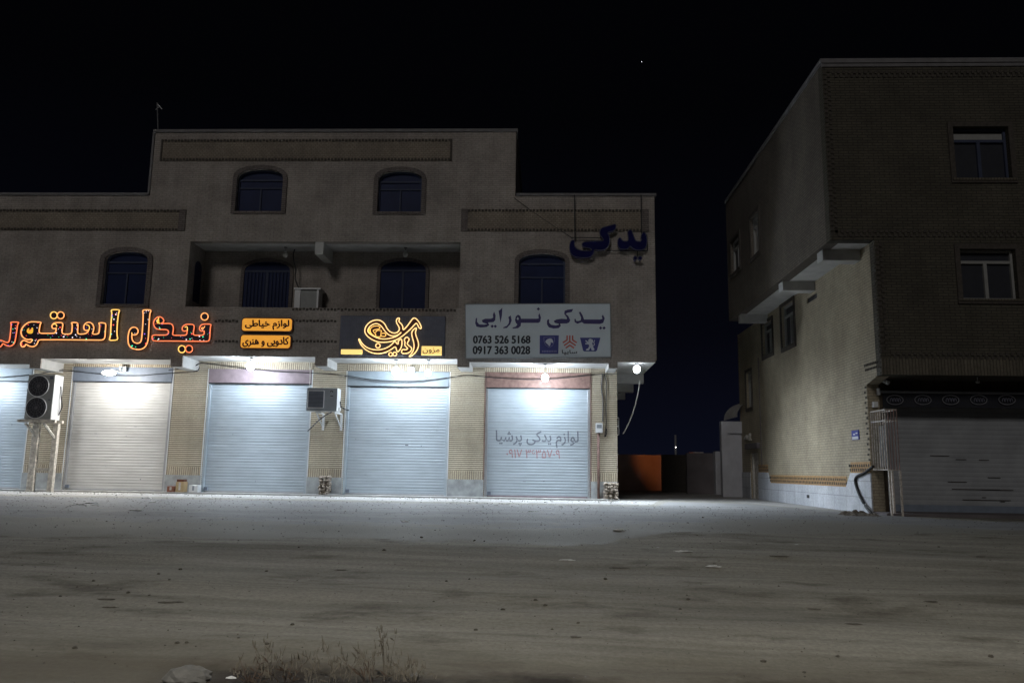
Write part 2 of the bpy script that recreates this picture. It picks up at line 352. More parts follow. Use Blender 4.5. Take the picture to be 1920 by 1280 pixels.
# ---- letters
AF = {'ل':(0xFEDD,0xFEDE,0xFEDF,0xFEE0),'و':(0xFEED,0xFEEE),'ا':(0xFE8D,0xFE8E),'ز':(0xFEAF,0xFEB0),'م':(0xFEE1,0xFEE2,0xFEE3,0xFEE4),'خ':(0xFEA5,0xFEA6,0xFEA7,0xFEA8),
 'ی':(0xFBFC,0xFBFD,0xFBFE,0xFBFF),'ط':(0xFEC1,0xFEC2,0xFEC3,0xFEC4),'ک':(0xFB8E,0xFB8F,0xFB90,0xFB91),'د':(0xFEA9,0xFEAA),'ه':(0xFEE9,0xFEEA,0xFEEB,0xFEEC),'ن':(0xFEE5,0xFEE6,0xFEE7,0xFEE8),'ر':(0xFEAD,0xFEAE),
 'پ':(0xFB56,0xFB57,0xFB58,0xFB59),'ش':(0xFEB5,0xFEB6,0xFEB7,0xFEB8),'س':(0xFEB1,0xFEB2,0xFEB3,0xFEB4)}
def shape(s):
    out = []; prev = False
    for i, ch in enumerate(s):
        if ch not in AF: out.append(ch); prev = False; continue
        f = AF[ch]; nx = i + 1 < len(s) and s[i + 1] in AF
        if len(f) == 2: out.append(chr(f[1] if prev else f[0])); prev = False
        else: out.append(chr(f[(3 if nx else 1) if prev else (2 if nx else 0)])); prev = True
    return ''.join(reversed(out))
def glyphs(text, bold=0.0):
    """list of (points in 0..1 box, faces) islands"""
    cu = bpy.data.curves.new('lettering', 'FONT'); cu.body = text; cu.size = 1; cu.offset = bold; cu.resolution_u = 4
    o = bpy.data.objects.new('lettering', cu); COL.objects.link(o)
    me = bpy.data.meshes.new_from_object(o.evaluated_get(bpy.context.evaluated_depsgraph_get()))
    vs = [(v.co.x, v.co.y) for v in me.vertices]; fs = [tuple(p.vertices) for p in me.polygons]
    bpy.data.objects.remove(o); bpy.data.curves.remove(cu); bpy.data.meshes.remove(me)
    par = list(range(len(vs)))
    def find(a):
        while par[a] != a: par[a] = par[par[a]]; a = par[a]
        return a
    for f in fs:
        for k in f[1:]: par[find(k)] = find(f[0])
    used = sorted({i for f in fs for i in f})
    x0 = min(vs[i][0] for i in used); x1 = max(vs[i][0] for i in used); y0 = min(vs[i][1] for i in used); y1 = max(vs[i][1] for i in used)
    nv = [((v[0] - x0) / (x1 - x0), (v[1] - y0) / (y1 - y0)) for v in vs]
    ids = {}
    for f in fs: ids.setdefault(find(f[0]), []).append(f)
    return nv, list(ids.values())
def write(mb, text, x0, x1, y0, y1, Y, bold=0.0):
    """flat lettering filling a pixel box, on the plane Y; thickened with shifted copies"""
    nv, isl = glyphs(text)
    bl, br, tl, tr = P(x0, y1, Y), P(x1, y1, Y), P(x0, y0, Y), P(x1, y0, Y)
    sh = [(0, 0)] + ([(bold, 0), (-bold, 0), (0, bold * .8), (0, -bold * .8), (bold * .7, bold * .6), (-bold * .7, -bold * .6)] if bold else [])
    for c_, (du, dv) in enumerate(sh):
        for k, fs in enumerate(isl):
            for f in fs:
                pts = []
                for i in f:
                    u, v = nv[i]; p = (bl * (1 - u) + br * u) * (1 - v) + (tl * (1 - u) + tr * u) * v
                    pts.append((p.x + du, Y - .0004 * (k % 4) - .0018 * c_, p.z + dv))
                mb.face(pts)
def tr_(pts, ox, oy, s, Y):        # traced points -> (x,z) on the plane Y
    q = []
    for p in pts:
        v = P(ox + p[0] / s, oy + p[1] / s, Y); q.append((v.x, v.z))
    return q

# ================================================================== GROUND
YF = -1.1                         # upper facade plane; the shop fronts stand at Y = 0
def gz(x, y):
    z = gbase(x, y)
    if y < -7.5:
        k = sm((-7.5 - y) / 2.5)
        z += k * (.030 * noise.noise((x * .22, y * 1.1, 3)) + .018 * noise.noise((x * .7, y * 2.6, 9)) + .010 * noise.noise((x * 3, y * 3, 5)))
        z += k * .010 * noise.noise((x * .12, (y + x * .07) * 5.0, 21))
        z += .035 * k * sm((-16.9 - y) / .5) * (noise.noise((x * 2.3, y * 2.3, 1)) + .4)
    return z
g = MB()
def axis(segs):
    out = []
    for a, b, s in segs:
        n = max(1, round((b - a) / s)); out += [a + (b - a) * i / n for i in range(n)]
    return out + [segs[-1][1]]
gx = axis([(-400, -40, 60), (-40, -16, 2), (-16, 14, .12), (14, 40, 2), (40, 400, 60)]); gy = axis([(-120, -22, 6), (-22, -15, .09), (-15, -7, .14), (-7, 8, .8), (8, 60, 6), (60, 900, 120)])
nx = len(gx)
g.v = [(x, y, gz(x, y)) for y in gy for x in gx]
for j in range(len(gy) - 1):
    for i in range(nx - 1): g.f.append((j * nx + i, j * nx + i + 1, (j + 1) * nx + i + 1, (j + 1) * nx + i)); g.mi.append(0)
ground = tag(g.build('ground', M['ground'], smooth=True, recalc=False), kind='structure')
# asphalt road: a sheet draped 6 mm above the ground, ragged along both sides
a = MB(); xs = axis([(-60, -16, 2), (-16, 14, .15), (14, 60, 2)])
def road_edges(x):
    near = -12.3 + .30 * noise.noise((x * .5, 0, 2)) + .14 * noise.noise((x * 2.1, 0, 7)) + .05 * noise.noise((x * 8, 0, 1))
    near += 1.15 * sm((x - .2) / 2.2) + 1.1 * sm((x - 4.5) / 4.0)
    far = -3.2 + .35 * noise.noise((x * .45, 5, 2)) + .15 * noise.noise((x * 2, 5, 2))
    far -= 4.7 * sm((x - 5.4) / 2.6)
    far += 3.6 * sm((x - 2.5) / 1.0) * (1 - sm((x - 5.0) / 1.4))
    return near, max(far, near + .8)
NR = 40
for x in xs:
    n0, f0 = road_edges(x)
    for k in range(NR + 1):
        y = n0 + (f0 - n0) * k / NR; a.v.append((x, y, gz(x, y) - .014 * (1 - sm(k / 5)) + .016 * sm(k / 10)))
for i in range(len(xs) - 1):
    for k in range(NR): a.f.append((i * (NR + 1) + k, (i + 1) * (NR + 1) + k, (i + 1) * (NR + 1) + k + 1, i * (NR + 1) + k + 1)); a.mi.append(0)
ar = tag(a.build('asphalt_road', M['asphalt'], smooth=True, recalc=False), kind='structure')
at = ar.data.attributes.new('dust', 'FLOAT', 'POINT')
at.data.foreach_set('value', [max(1 - k / NR / .38, (k / NR - .80) / .2 if xs[i] < 6 else 0, 0) for i in range(len(xs)) for k in range(NR + 1)])
# raised concrete step in front of the shops
XL = P(-420, 900).x; XR = P(1158, 900).x; XRU = P(1229.5, 560, YF).x
s = MB(); s.box(XL, XR + .02, -.42, .05, -.2, .045); tag(s.build('shop_step', M['step'], bevel=.015), kind='structure')

# ================================================================== SHOP BUILDING
sb = tag(empty('shop_building', (P(640, 900).x, 0, 0)), 'long three storey beige brick shop building with five roller shutters at street level', 'building')
def X_(px, py, Y): return P(px, py, Y).x
def Z_(px, py, Y): return P(px, py, Y).z
zlow = (Z_(140, 367, YF) + Z_(1100, 367, YF)) / 2; ztall = (Z_(290, 249, YF) + Z_(966, 247, YF)) / 2
xtl, xtr = X_(287, 300, YF), X_(967, 300, YF)
zbot = Z_(470, 668, YF)
# windows: glass px box (x0,x1), arch top, spring, bottom ; outer casing
WIN = [('third', 443, 530, 317, 335, 397, 8), ('third', 708, 791, 320, 338, 398, 8), ('second', 193, 275, 471, 489, 571, 9), ('second', 972, 1060, 475, 492, 596, 8)]
def winrect(x0, x1, yt, ys, yb, Y):
    m = (x0 + x1) / 2
    return X_(x0, (ys + yb) / 2, Y), X_(x1, (ys + yb) / 2, Y), Z_(m, ys, Y), Z_(m, yt, Y), Z_(m, yb, Y)
bx0, bx1 = X_(352, 515, YF), X_(862, 515, YF); bz0, bz1 = Z_(607, 577, YF), Z_(607, 453, YF)
holes = [arch(*winrect(x0, x1, yt, ys, yb, YF)) for (_, x0, x1, yt, ys, yb, _) in WIN] + [rect(bx0, bx1, bz0, bz1)]
# bays: soffit px y at front, x range
BAYS = [(-300, 55, 681), (75, 319, 673), (341, 590, 668), (613, 857, 672), (880, 1141, 680), (1158, 1229, 679)]
def bayz(b): return Z_((b[0] + b[1]) / 2, b[2], YF)
outer = [(XL, bayz(BAYS[0]))]
outer = [(XL, zbot), (XRU, zbot), (XRU, zlow), (xtr, zlow), (xtr, ztall), (xtl, ztall), (xtl, zlow), (XL, zlow)]
f = MB(); f.prism(outer, YF, YF + .25, holes); wall = f.build('upper_wall', M['facade'], sb)
# body behind the facade
f = MB(); f.box(XL, XRU, 0.0, 9.5, zbot + .01, zlow - .25).box(xtl, xtr, 0, 9.5, zlow - .25, ztall - .25)
f.box(XRU - .25, XRU, YF + .25, 0, zbot + .01, zlow - .02).box(xtl, xtl + .2, YF + .25, 0, zlow - .2, ztall - .02).box(xtr - .2, xtr, YF + .25, 0, zlow - .2, ztall - .02)
f.build('rear_volume', M['facade'], sb)
f = MB(); f.box(XL, xtl - .03, YF - .05, 9.5, zlow, zlow + .07).box(xtr + .03, XRU + .05, YF - .05, 9.5, zlow, zlow + .07).box(xtl - .05, xtr + .05, YF - .05, 9.5, ztall, ztall + .08)
f.box(xtl - .06, xtl - .003, YF - .04, YF + .25, zlow + .07, ztall)
f.build('roof_coping', M['coping'], sb)
# friezes
def frieze(x0, x1, y0, y1, caps):
    Y = YF; xa, xb = X_(x0, y0, Y), X_(x1, y0, Y); m = (x0 + x1) / 2; za, zb = Z_(m, y1, Y), Z_(m, y0, Y)
    p = MB(); p.box(xa, xb, Y - .02, Y + .05, za, zb); pn = p.build('frieze_panel', M['frieze'], sb)
    d = MB(); k = 0; x = xa
    while x < xb - .04:
        for zz in (za, zb - .075): d.box(x, x + .062, Y - .045, Y - .021, zz + (.012 if k % 2 else 0), zz + .062 + (.012 if k % 2 else 0))
        x += .098; k += 1
    d.build('brick_border', M['dark_brick'], pn)
    for (u0, u1) in caps: c = MB(); c.box(X_(u0, y0, Y), X_(u1, y0, Y), Y - .05, Y - .02, za, zb); c.build('end_block', M['casing'], pn)
    if not caps:
        for u in (xa, xb - .05): c = MB(); c.box(u, u + .05, Y - .04, Y - .02, za, zb); c.build('end_strip', M['dark_brick'], pn)
frieze(-300, 350, 393, 432, [(338, 350)]); frieze(304, 848, 262, 302, []); frieze(865, 1216, 393, 434, [(865, 878), (1203, 1216)])
def window(x0, x1, yt, ys, yb, Y, cas, wallY, parent, grille=False, door=False, deep=.14):
    A = winrect(x0, x1, yt, ys, yb, Y)
    xa, xb, zs, zt, zb = A; cm = cas / 68.0
    c = MB(); c.prism(arch(xa - cm, xb + cm, zs + .02, zt + cm * .9, zb - (0 if door else cm * .55)), wallY - .05, wallY - .001, [arch(xa + .005, xb - .005, zs, zt - .005, zb + .005)])
    wn = c.build('window_surround', M['casing'], parent)
    p = MB(); p.prism(arch(xa, xb, zs, zt, zb), wallY + deep, wallY + deep + .03); p.build('pane', M['glass'], wn)
    fr = MB(); yf0, yf1 = wallY + deep - .045, wallY + deep - .003
    fr.prism(arch(xa + .001, xb - .001, zs, zt - .001, zb + .001), yf0, yf1, [arch(xa + .05, xb - .05, zs, zt - .05, zb + .05)])
    if not door:
        zm = zs - .02; fr.box(xa + .05, xb - .05, yf0 + .004, yf1 - .003, zm - .025, zm + .025)
        z2 = zs - (zs - zb) * .26; fr.box(xa + .05, xb - .05, yf0 + .008, yf1 - .003, z2 - .02, z2 + .02)
        xm = (xa + xb) / 2; fr.box(xm - .022, xm + .022, yf0 + .006, yf1 - .004, zb + .05, z2 - .02)
    fr.build('frame', M['winframe'], wn)
    if grille:
        gr = MB(); n = 12
        for i in range(1, n): x = xa + (xb - xa) * i / n; gr.tube([(x, wallY + .04, zb), (x, wallY + .04, zs)], .008, 5)
        gr.tube([(xa, wallY + .04, zs - .03), (xb, wallY + .04, zs - .03)], .01, 5); gr.build('grille', M['winframe'], wn)
for (_, x0, x1, yt, ys, yb, cas) in WIN: window(x0, x1, yt, ys, yb, YF, cas, YF, sb)
# balcony recess
bk = MB(); bk.box(bx0, bx1, -.035, -.002, bz0 - .4, bz1)
bk.m = 0
bk.build('balcony_back_wall', M['facade'], sb)
cl = MB(); cl.box(bx0 - .1, bx1 + .1, YF + .25, 0, bz1 + .0, bz1 + .15); cl.box(bx0 - .1, bx1 + .1, YF + .251, -.036, bz0 - .55, bz0 - .4)
cl.build('balcony_slab', M['plaster'], sb)
for u0, u1 in ((bx0 - .12, bx0 - .003), (bx1 + .003, bx1 + .12)):
    rt = MB(); rt.box(u0, u1, YF + .25, -.0, bz0 - .5, bz1); rt.build('balcony_return_wall', M['facade'], sb)
xb_ = X_(590, 470, YF); rt = MB(); rt.box(xb_, xb_ + .24, YF + .02, -.04, bz1 - .36, bz1 - .002); rt.build('balcony_beam', M['plaster'], sb)
window(458, 543, 490, 510, 612, -.035, 7, -.035, sb, grille=True, door=True, deep=.006) if False else None
def recess_door(x0, x1, yt, ys, grille, Y=-.036):
    xa, xb, zs, zt, _ = winrect(x0, x1, yt, ys, 570, Y); zb = bz0 - .39; cm = .1
    c = MB(); c.prism(arch(xa - cm, xb + cm, zs, zt + cm, zb), Y - .05, Y - .001, [arch(xa, xb, zs, zt, zb + .01)]); wn = c.build('balcony_door_surround', M['casing'], sb)
    p = MB(); p.prism(arch(xa, xb, zs, zt, zb), Y - .012, Y - .002); p.build('pane', M['glass'], wn)
    fr = MB(); fr.box(xa, xb, Y - .035, Y - .014, zs - .03, zs + .03).box((xa + xb) / 2 - .03, (xa + xb) / 2 + .03, Y - .034, Y - .014, zb, zs - .03); fr.build('frame', M['winframe'], wn)
    if grille:
        gr = MB()
        for i in range(1, 13): x = xa + (xb - xa) * i / 13; gr.tube([(x, Y - .07, zb), (x, Y - .07, zs - .02)], .009, 5)
        gr.build('grille', M['winframe'], wn)
recess_door(457, 543, 491, 509, True); recess_door(713, 798, 490, 508, False)
# arched opening in the left return wall of the balcony
c = MB()
yy0, yy1 = YF + .42, -.22; zc0, zc1 = Z_(360, 565, -.6), Z_(360, 500, -.6)
pts = [(yy0, zc0), (yy1, zc0), (yy1, zc1)] + [((yy0 + yy1) / 2 + (yy1 - yy0) / 2 * math.cos(math.pi * i / 8), zc1 + .2 * math.sin(math.pi * i / 8)) for i in range(1, 8)] + [(yy0, zc1)]
c.face([(bx0 + .004, y, z) for y, z in pts]); c.build('side_window_pane', M['glass'], sb)
# parapet border bricks
def dots(x0, x1, y, Y, sz=.06, pitch=.1):
    d = MB()
    a0, a1 = P(x0, y, Y), P(x1, y, Y); n = int((a1.x - a0.x) / pitch)
    for i in range(n):
        x = a0.x + i * pitch; z = a0.z + (.015 if i % 2 else -.0); d.box(x, x + sz, Y - .025, Y + .01, z - .03, z + .03)
    d.build('parapet_brick_row', M['dark_brick'], sb)
for (u0, u1, v) in ((548, 862, 580), (403, 452, 602), (548, 634, 602), (403, 450, 640), (548, 634, 640)): dots(u0, u1, v, YF)
# soffits, beams and ground-floor front
zs_min = min(bayz(b) for b in BAYS)
for b in BAYS:
    z = bayz(b); xa, xb = X_(b[0], b[2], YF), X_(b[1], b[2], YF)
    y1 = 9.5 if b[0] > 1150 else 0.0
    so = MB(); so.box(xa, xb, YF + .004, y1, z, zbot - .003 if z < zbot - .01 else z + .05)
    so.build('soffit', M['plaster'], sb)
lo = MB()      # facade skirt down to each soffit
for b in BAYS:
    z = bayz(b); xa, xb = X_(b[0], b[2], YF), X_(b[1], b[2], YF)
    lo = MB()
    if z < zbot - .02: lo.box(xa, xb, YF, YF + .003, z + .002, zbot); lo.build('facade_skirt', M['facade'], sb)
BE = [(55, 75, 690), (319, 341, 687), (590, 613, 686), (857, 880, 688), (1141, 1158, 690)]
for (x0, x1, yb) in BE:
    lo = MB(); lo.box(X_(x0, yb, YF), X_(x1, yb, YF), YF, YF + .06, Z_(x0, yb, YF), zbot); lo.build('beam_face', M['facade'], sb)
for (x0, x1, yb) in BE:
    q = MB(); q.box(X_(x0, yb, YF), X_(x1, yb, YF), YF + .06, 0, Z_(x0, yb, YF) + .002, zbot); q.build('soffit_beam', M['plaster'], sb)
for yy in (1.6, 4.4, 7.2): q = MB(); q.box(XR + .02, XRU - .02, yy, yy + .3, bayz(BAYS[5]) - .28, bayz(BAYS[5]) - .002); q.build('side_soffit_beam', M['plaster'], sb)
SH = [ # opening px left/right at mid height, top of box, bottom of box, bottom
 (-150, 49, 686, 713, 917, 'shutter', 'box_grey'), (125, 315, 688, 715, 919, 'shutter_warm', 'box_blue'), (383, 579, 692, 718, 926, 'shutter', 'box_mauve'), (646, 840, 696, 724, 930, 'shutter', 'box_grey'), (909, 1107, 698, 727, 936, 'shutter', 'box_rust')]
ho = []
SHW = []
for (x0, x1, t, m_, b_, mt, bm_) in SH:
    xa, xb = X_(x0, 820, 0), X_(x1, 820, 0); mx = (x0 + x1) / 2
    zt, zm, zb = Z_(mx, t, 0), Z_(mx, m_, 0), .045
    SHW.append((xa, xb, zt, zm, zb)); ho.append(rect(xa, xb, zb, zt))
f = MB()
zg = zbot + .02
edges = [XL] + [v for (xa, xb, *_r) in SHW for v in (xa, xb)] + [XR]
for i in range(0, len(edges), 2):
    f = MB(); f.box(edges[i], edges[i + 1], 0, .3, -.2, zg); pr = f.build('shopfront_pier', M['pier'], sb)
    e0, e1 = edges[i] + .01, edges[i + 1] - .01
    f = MB(); f.box(e0, e1, -.012, -.001, .52, .76); f.build('soldier_course', M['soldier'], pr)
    f = MB(); f.box(e0, e1, -.022, -.001, -.1, .52); f.build('plinth_stone', M['plinth'], pr)
for (xa, xb, zt, zm, zb) in SHW:
    f = MB(); f.box(xa, xb, 0.002, .3, zt, zg); ln_ = f.build('lintel', M['pier'], sb)
    f = MB(); f.box(xa - .02, xb + .02, -.012, .0015, zt, zt + .20); f.build('soldier_course', M['soldier'], ln_)
f = MB(); f.box(XR - .3, XR, .3, 9.5, -.2, zg); f.build('alley_wall', M['pier'], sb)
PITCH = .083
def slat_y(z): 
    t = (z % PITCH) / PITCH
    return .10 - .0045 * math.sin(math.pi * min(1, t / .86)) if t < .86 else .1045
for i, ((xa, xb, zt, zm, zb), S) in enumerate(zip(SHW, SH)):
    p = MB(); zz = []; z = zb + .04
    k0 = int(z / PITCH); zz.append(z)
    k = k0
    while k * PITCH < zm + .03:
        for t in (0, .12, .3, .5, .7, .85, .87, .985):
            q = k * PITCH + t * PITCH
            if q > z: zz.append(q)
        k += 1
    n = 7
    for q in zz:
        for j in range(n): 
            x = xa + .06 + (xb - xa - .12) * j / (n - 1)
            p.v.append((x, slat_y(q) + .004 * noise.noise((x * 1.3, q * 2.0, i)), q))
    for r_ in range(len(zz) - 1):
        for j in range(n - 1): p.f.append((r_ * n + j, r_ * n + j + 1, (r_ + 1) * n + j + 1, (r_ + 1) * n + j)); p.mi.append(0)
    sh = p.build('roller_shutter', M[S[5]], sb, recalc=False)
    b = MB(); b.box(xa + .01, xb - .01, -.03, .16, zm, zt - .004); b.build('shutter_box', M[S[6]], sh, bevel=.01)
    b = MB(); b.box(xa + .02, xb - .02, -.012, .1, zm - .025, zm - .003); b.build('box_lip', M['black'], sh)
    for (u0, u1) in ((xa + .004, xa + .075), (xb - .075, xb - .004)):
        b = MB(); b.box(u0, u1, .02, .13, zb - .02, zm - .026); b.build('guide_rail', M['shutter'] if i in (0, 2, 3) else M['rail'], sh, bevel=.006)
    for (u0, u1) in ((xa - .028, xa - .002), (xb + .002, xb + .028)):
        b = MB(); b.box(u0, u1, -.018, -.002, zb, zt); b.build('edge_trim', M['white'] if i != 4 else M['box_rust'], sh)
    rq = random.Random(40 + i); b = MB()
    for q_ in range(9): x_, z_ = rq.uniform(xa + .2, xb - .2), rq.uniform(.3, 2.2); b.box(x_, x_ + rq.choice([.012, .02, .03, .09]), .082, .088, z_, z_ + rq.choice([.008, .012, .03]))
    b.build('scuff_marks', M['grey_paint'], sh)
    b = MB(); b.box(xa + .10, xa + .20, -.01, .05, zb + .06, zb + .15); b.box(xa + .13, xa + .17, -.015, -.01, zb + .07, zb + .11); b.build('padlock_plate', M['box_blue'], sh, bevel=.006)
    b = MB(); b.box(xa + .08, xb - .08, .055, .135, zb - .03, zb + .045); b.build('bottom_bar', M['rail'] if i != 4 else M['box_mauve'], sh, bevel=.008)
# painted words on the last shutter, following its slats
def painted(text, x0, x1, y0, y1, bold, mat, name):
    nv, isl = glyphs(text, bold); bl, br, tl = P(x0, y1, .09), P(x1, y1, .09), P(x0, y0, .09)
    bm = bmesh.new()
    for fs in isl:
        vm = {}
        for fc in fs:
            for i in fc:
                if i not in vm: vm[i] = bm.verts.new((bl.x + (br.x - bl.x) * nv[i][0], 0, bl.z + (tl.z - bl.z) * nv[i][1]))
            try: bm.faces.new([vm[i] for i in fc])
            except ValueError: pass
    z = math.floor(bl.z / PITCH) * PITCH
    while z < tl.z:
        for t in (0, .12, .3, .5, .7, .86, .985): bmesh.ops.bisect_plane(bm, geom=bm.verts[:] + bm.edges[:] + bm.faces[:], plane_co=(0, 0, z + t * PITCH), plane_no=(0, 0, 1))
        z += PITCH
    q = MB(); bm.verts.index_update()
    q.v = [(v.co.x, slat_y(v.co.z) + .004 * noise.noise((v.co.x * 1.3, v.co.z * 2.0, 4)) - .0035, v.co.z) for v in bm.verts]
    q.f = [tuple(v.index for v in fc.verts) for fc in bm.faces]; q.mi = [0] * len(q.f); bm.free()
    q.build(name, mat, sh, recalc=False)
painted(shape('لوازم یدکی پرشیا'), 929, 1085, 806, 838, .012, M['grey_paint'], 'painted_words')
painted('۰۹۱۷ ۳۶۳۵۷۰۹', 949, 1050, 841, 858, .008, M['red_paint'], 'painted_number')

# ================================================================== LAMPS UNDER THE SOFFIT
def spot(name, loc, energy, col, parent, size=R(172), blend=1.0, r=.08, rot=(0, 0, 0)):
    l = bpy.data.lights.new(name, 'SPOT'); l.energy = energy; l.color = col; l.spot_size = size; l.spot_blend = blend; l.shadow_soft_size = r
    o = bpy.data.objects.new(name, l); COL.objects.link(o); o.parent = parent; o.location = Vector(loc) - ORG[parent.name]; o.rotation_euler = rot
    return o
def point(name, loc, energy, col, parent, r=.06):
    l = bpy.data.lights.new(name, 'POINT'); l.energy = energy; l.color = col; l.shadow_soft_size = r
    o = bpy.data.objects.new(name, l); COL.objects.link(o); o.parent = parent; o.location = Vector(loc) - ORG[parent.name]
    return o
COOL = (.80, .90, 1.0)
def bulb(px, py, Y, label, energy, group, rr=.105, mat='bulb', ztop=None, col=COOL, glowk=None):
    c = P(px, py, Y); zt = ztop if ztop else c.z + .3
    e = empty('hanging_bulb', (c.x, c.y, c.z - rr)); tag(e, label, 'light bulb', group)
    m = MB(); m.ball(c, rr, rr, rr * 1.12, 18, 12); m.build('bulb_glass', M[mat], e, smooth=True)
    m = MB(); m.tube([(c.x, c.y, c.z + rr * .95), (c.x, c.y, c.z + rr * 1.5)], rr * .38, 10); m.build('socket', M['white'], e)
    m = MB(); m.tube([(c.x, c.y, c.z + rr * 1.5), (c.x + .005, c.y, (c.z + zt) / 2 + .05), (c.x, c.y, zt)], .007, 5); m.tube([(c.x, c.y, zt - .02), (c.x, c.y, zt)], .05, 10); m.build('cord', M['cablegrey'], e)
    if energy:
        spot('bulb_light', (c.x, c.y, c.z - rr - .02), energy * 2.7, col, e, R(146), rot=(R(-33), 0, 0))
        if glowk is None: point('bulb_glow', (c.x, c.y, c.z - rr - .07), energy * .42, col, e)
        else: spot('bulb_glow', (c.x, c.y, c.z - rr - .07), energy * glowk, col, e, R(124)).rotation_euler = (Vector((6.93, -2.6, -2.6)) - c).to_track_quat('-Z', 'Y').to_euler()
    return e
GB = 'lit bulbs hanging under the shop soffit'
YB = -.90
BE_ = 375
bulb(-70, 696, YB, 'lit bulb just outside the left edge before the leftmost shutter', BE_ * .9, GB, ztop=bayz(BAYS[0]))
bulb(470, 686, YB, 'round lit bulb above the shutter with the mauve box', BE_, GB, ztop=bayz(BAYS[2]), rr=.12)
bulb(742, 696, YB, 'left bulb of the lit pair under the gold calligraphy sign', BE_ * .75, GB, ztop=bayz(BAYS[3]), rr=.11)
bulb(803, 699, YB, 'smaller right bulb of the lit pair under the gold calligraphy sign', BE_ * .45, GB, ztop=bayz(BAYS[3]), rr=.085)
bulb(1022, 708, YB, 'lit bulb hanging low before the shutter with painted words', BE_, GB, ztop=bayz(BAYS[4]), rr=.10)
bulb(1194, 692, YB, 'lit bulb at the outer right corner of the shop soffit', BE_ * .9, GB, ztop=bayz(BAYS[5]), rr=.10, glowk=2.6)
bulb(1161, 720, 4.6, 'small lit bulb far along the side soffit, half behind the corner', BE_ * .12, GB, rr=.09, ztop=bayz(BAYS[5]) - .28)
c = P(204, 699, YB); e = empty('saucer_lamp', (c.x, c.y, c.z - .07)); tag(e, 'flat lit saucer lamp above the cream shutter', 'lamp')
m = MB(); m.ball(c, .19, .16, .065, 20, 10); m.build('lamp_lens', M['bulb_n'], e, smooth=True)
m = MB(); m.tube([(c.x, c.y, c.z + .05), (c.x, c.y + .1, c.z + .12), (c.x, 0, c.z + .14)], .015, 6); m.build('lamp_arm', M['white'], e); spot('bulb_light', (c.x, c.y, c.z - .1), BE_ * 1.9, (1, .97, .92), e, R(146), rot=(R(-33), 0, 0)); point('bulb_glow', (c.x, c.y, c.z - .13), BE_ * .36, (1, .97, .92), e)
GO = 'unlit bulbs under the balcony ceiling'
bulb(535, 478, -.5, 'unlit bulb under the balcony ceiling above the barred door', 0, GO, .075, 'bulb_off', bz1)
bulb(760, 477, -.5, 'unlit bulb under the balcony ceiling above the right balcony door', 0, GO, .075, 'bulb_off', bz1)
def flood(px, py, Y, label):
    c = P(px, py, Y); e = empty('floodlight', (c.x, c.y, c.z - .08)); tag(e, label, 'floodlight')
    m = MB(); m.box(c.x - .09, c.x + .09, c.y - .05, c.y + .04, c.z - .08, c.z + .08); m.build('housing', M['white'], e, bevel=.012)
    m = MB(); m.box(c.x - .07, c.x + .07, c.y - .055, c.y - .051, c.z - .06, c.z + .06); m.build('front_glass', M['acgrey2'], e)
    m = MB(); m.box(c.x - .02, c.x + .02, c.y + .04, 0, c.z + .02, c.z + .05); m.build('bracket', M['cablegrey'], e)
flood(231, 692, -.16, 'small white floodlight on the wall above the cream shutter'); flood(772, 693, -.16, 'small grey floodlight between the lit pair of bulbs')

# ================================================================== SIGNS
# --- red and orange outlined letters
ns = tag(empty('outlined_letter_sign', P(200, 665, YF - .04)), 'big dark letters outlined in orange red light reading a shop name in Persian', 'sign')
S1, S2 = 14.225, 12.8
reh = [(280,480),(520,480),(472,540),(455,700),(422,900),(405,1000),(370,1070),(300,1120),(220,1122),(150,1092),(78,1042),(50,1110),(0,1150),(-60,1120),(-80,1040),(-40,970),(30,960),(90,990),(150,1015),(210,1030),(250,990),(270,880),(290,700),(305,540)]
off = 110 * S1
stv = [(1110,480),(820,470),(720,510),(620,600),(565,700),(565,790),(600,870),(680,930),(760,950),(862,930),(855,990),(800,1030),(720,1000),(640,960),(580,1000),(550,1060),(570,1120),(620,1150),(680,1110),(690,1060),(760,1110),(850,1140),(940,1120),(1000,1060),(1030,950)]
stv += [(x + off, y) for x, y in [(0,950),(1180,960),(1240,900),(1250,700),(1265,540),(1230,500),(1060,500),(1100,550),(1080,800),(890,805),(930,720),(945,620),(920,550),(870,500),(810,480),(740,500),(690,550),(665,610),(690,690),(735,705),(790,690),(800,720),(740,780),(660,800),(510,800),(510,700),(520,530),(490,490),(330,490),(370,550),(350,800),(90,800),(100,650),(125,500),(0,490)]]
stv += [(1450,500),(1390,560),(1385,620),(1430,660),(1480,650),(1505,630),(1490,780),(1045,780),(1055,650),(1080,530)]
alef = [(x + off, y) for x, y in [(1395,150),(1640,150),(1600,240),(1570,500),(1555,800),(1590,960),(1340,970),(1385,860),(1400,500),(1425,240)]]
lam = [(540,140),(760,140),(720,220),(700,500),(685,800),(665,920),(610,1030),(520,1085),(400,1090),(280,1060),(210,980),(190,850),(205,700),(240,600),(310,550),(390,560),(440,620),(435,690),(390,735),(330,742),(288,725),(285,800),(310,890),(380,940),(470,935),(515,880),(535,700),(555,400),(560,230)]
K = 1088
nid = [(1040,440),(1062,390),(1010,320),(940,300),(870,330),(815,400),(805,480),(835,560),(900,605),(1010,610),(1130,610),(1175,660),(1150,730),(1080,745),(800,740),(770,780),(775,840),(810,885),(1190,885)] + [(x + K, y) for x, y in [(1062,895),(1085,540),(1110,480),(900,480),(840,520),(815,590),(840,640),(890,650),(940,635),(930,750),(670,750),(680,650),(705,490),(520,480),(430,520),(400,590),(420,640),(470,650),(528,630),(515,750),(170,750),(190,650),(200,560),(170,490),(120,465),(0,465)]] + [(970,470),(1010,455)]
YN = YF - .09
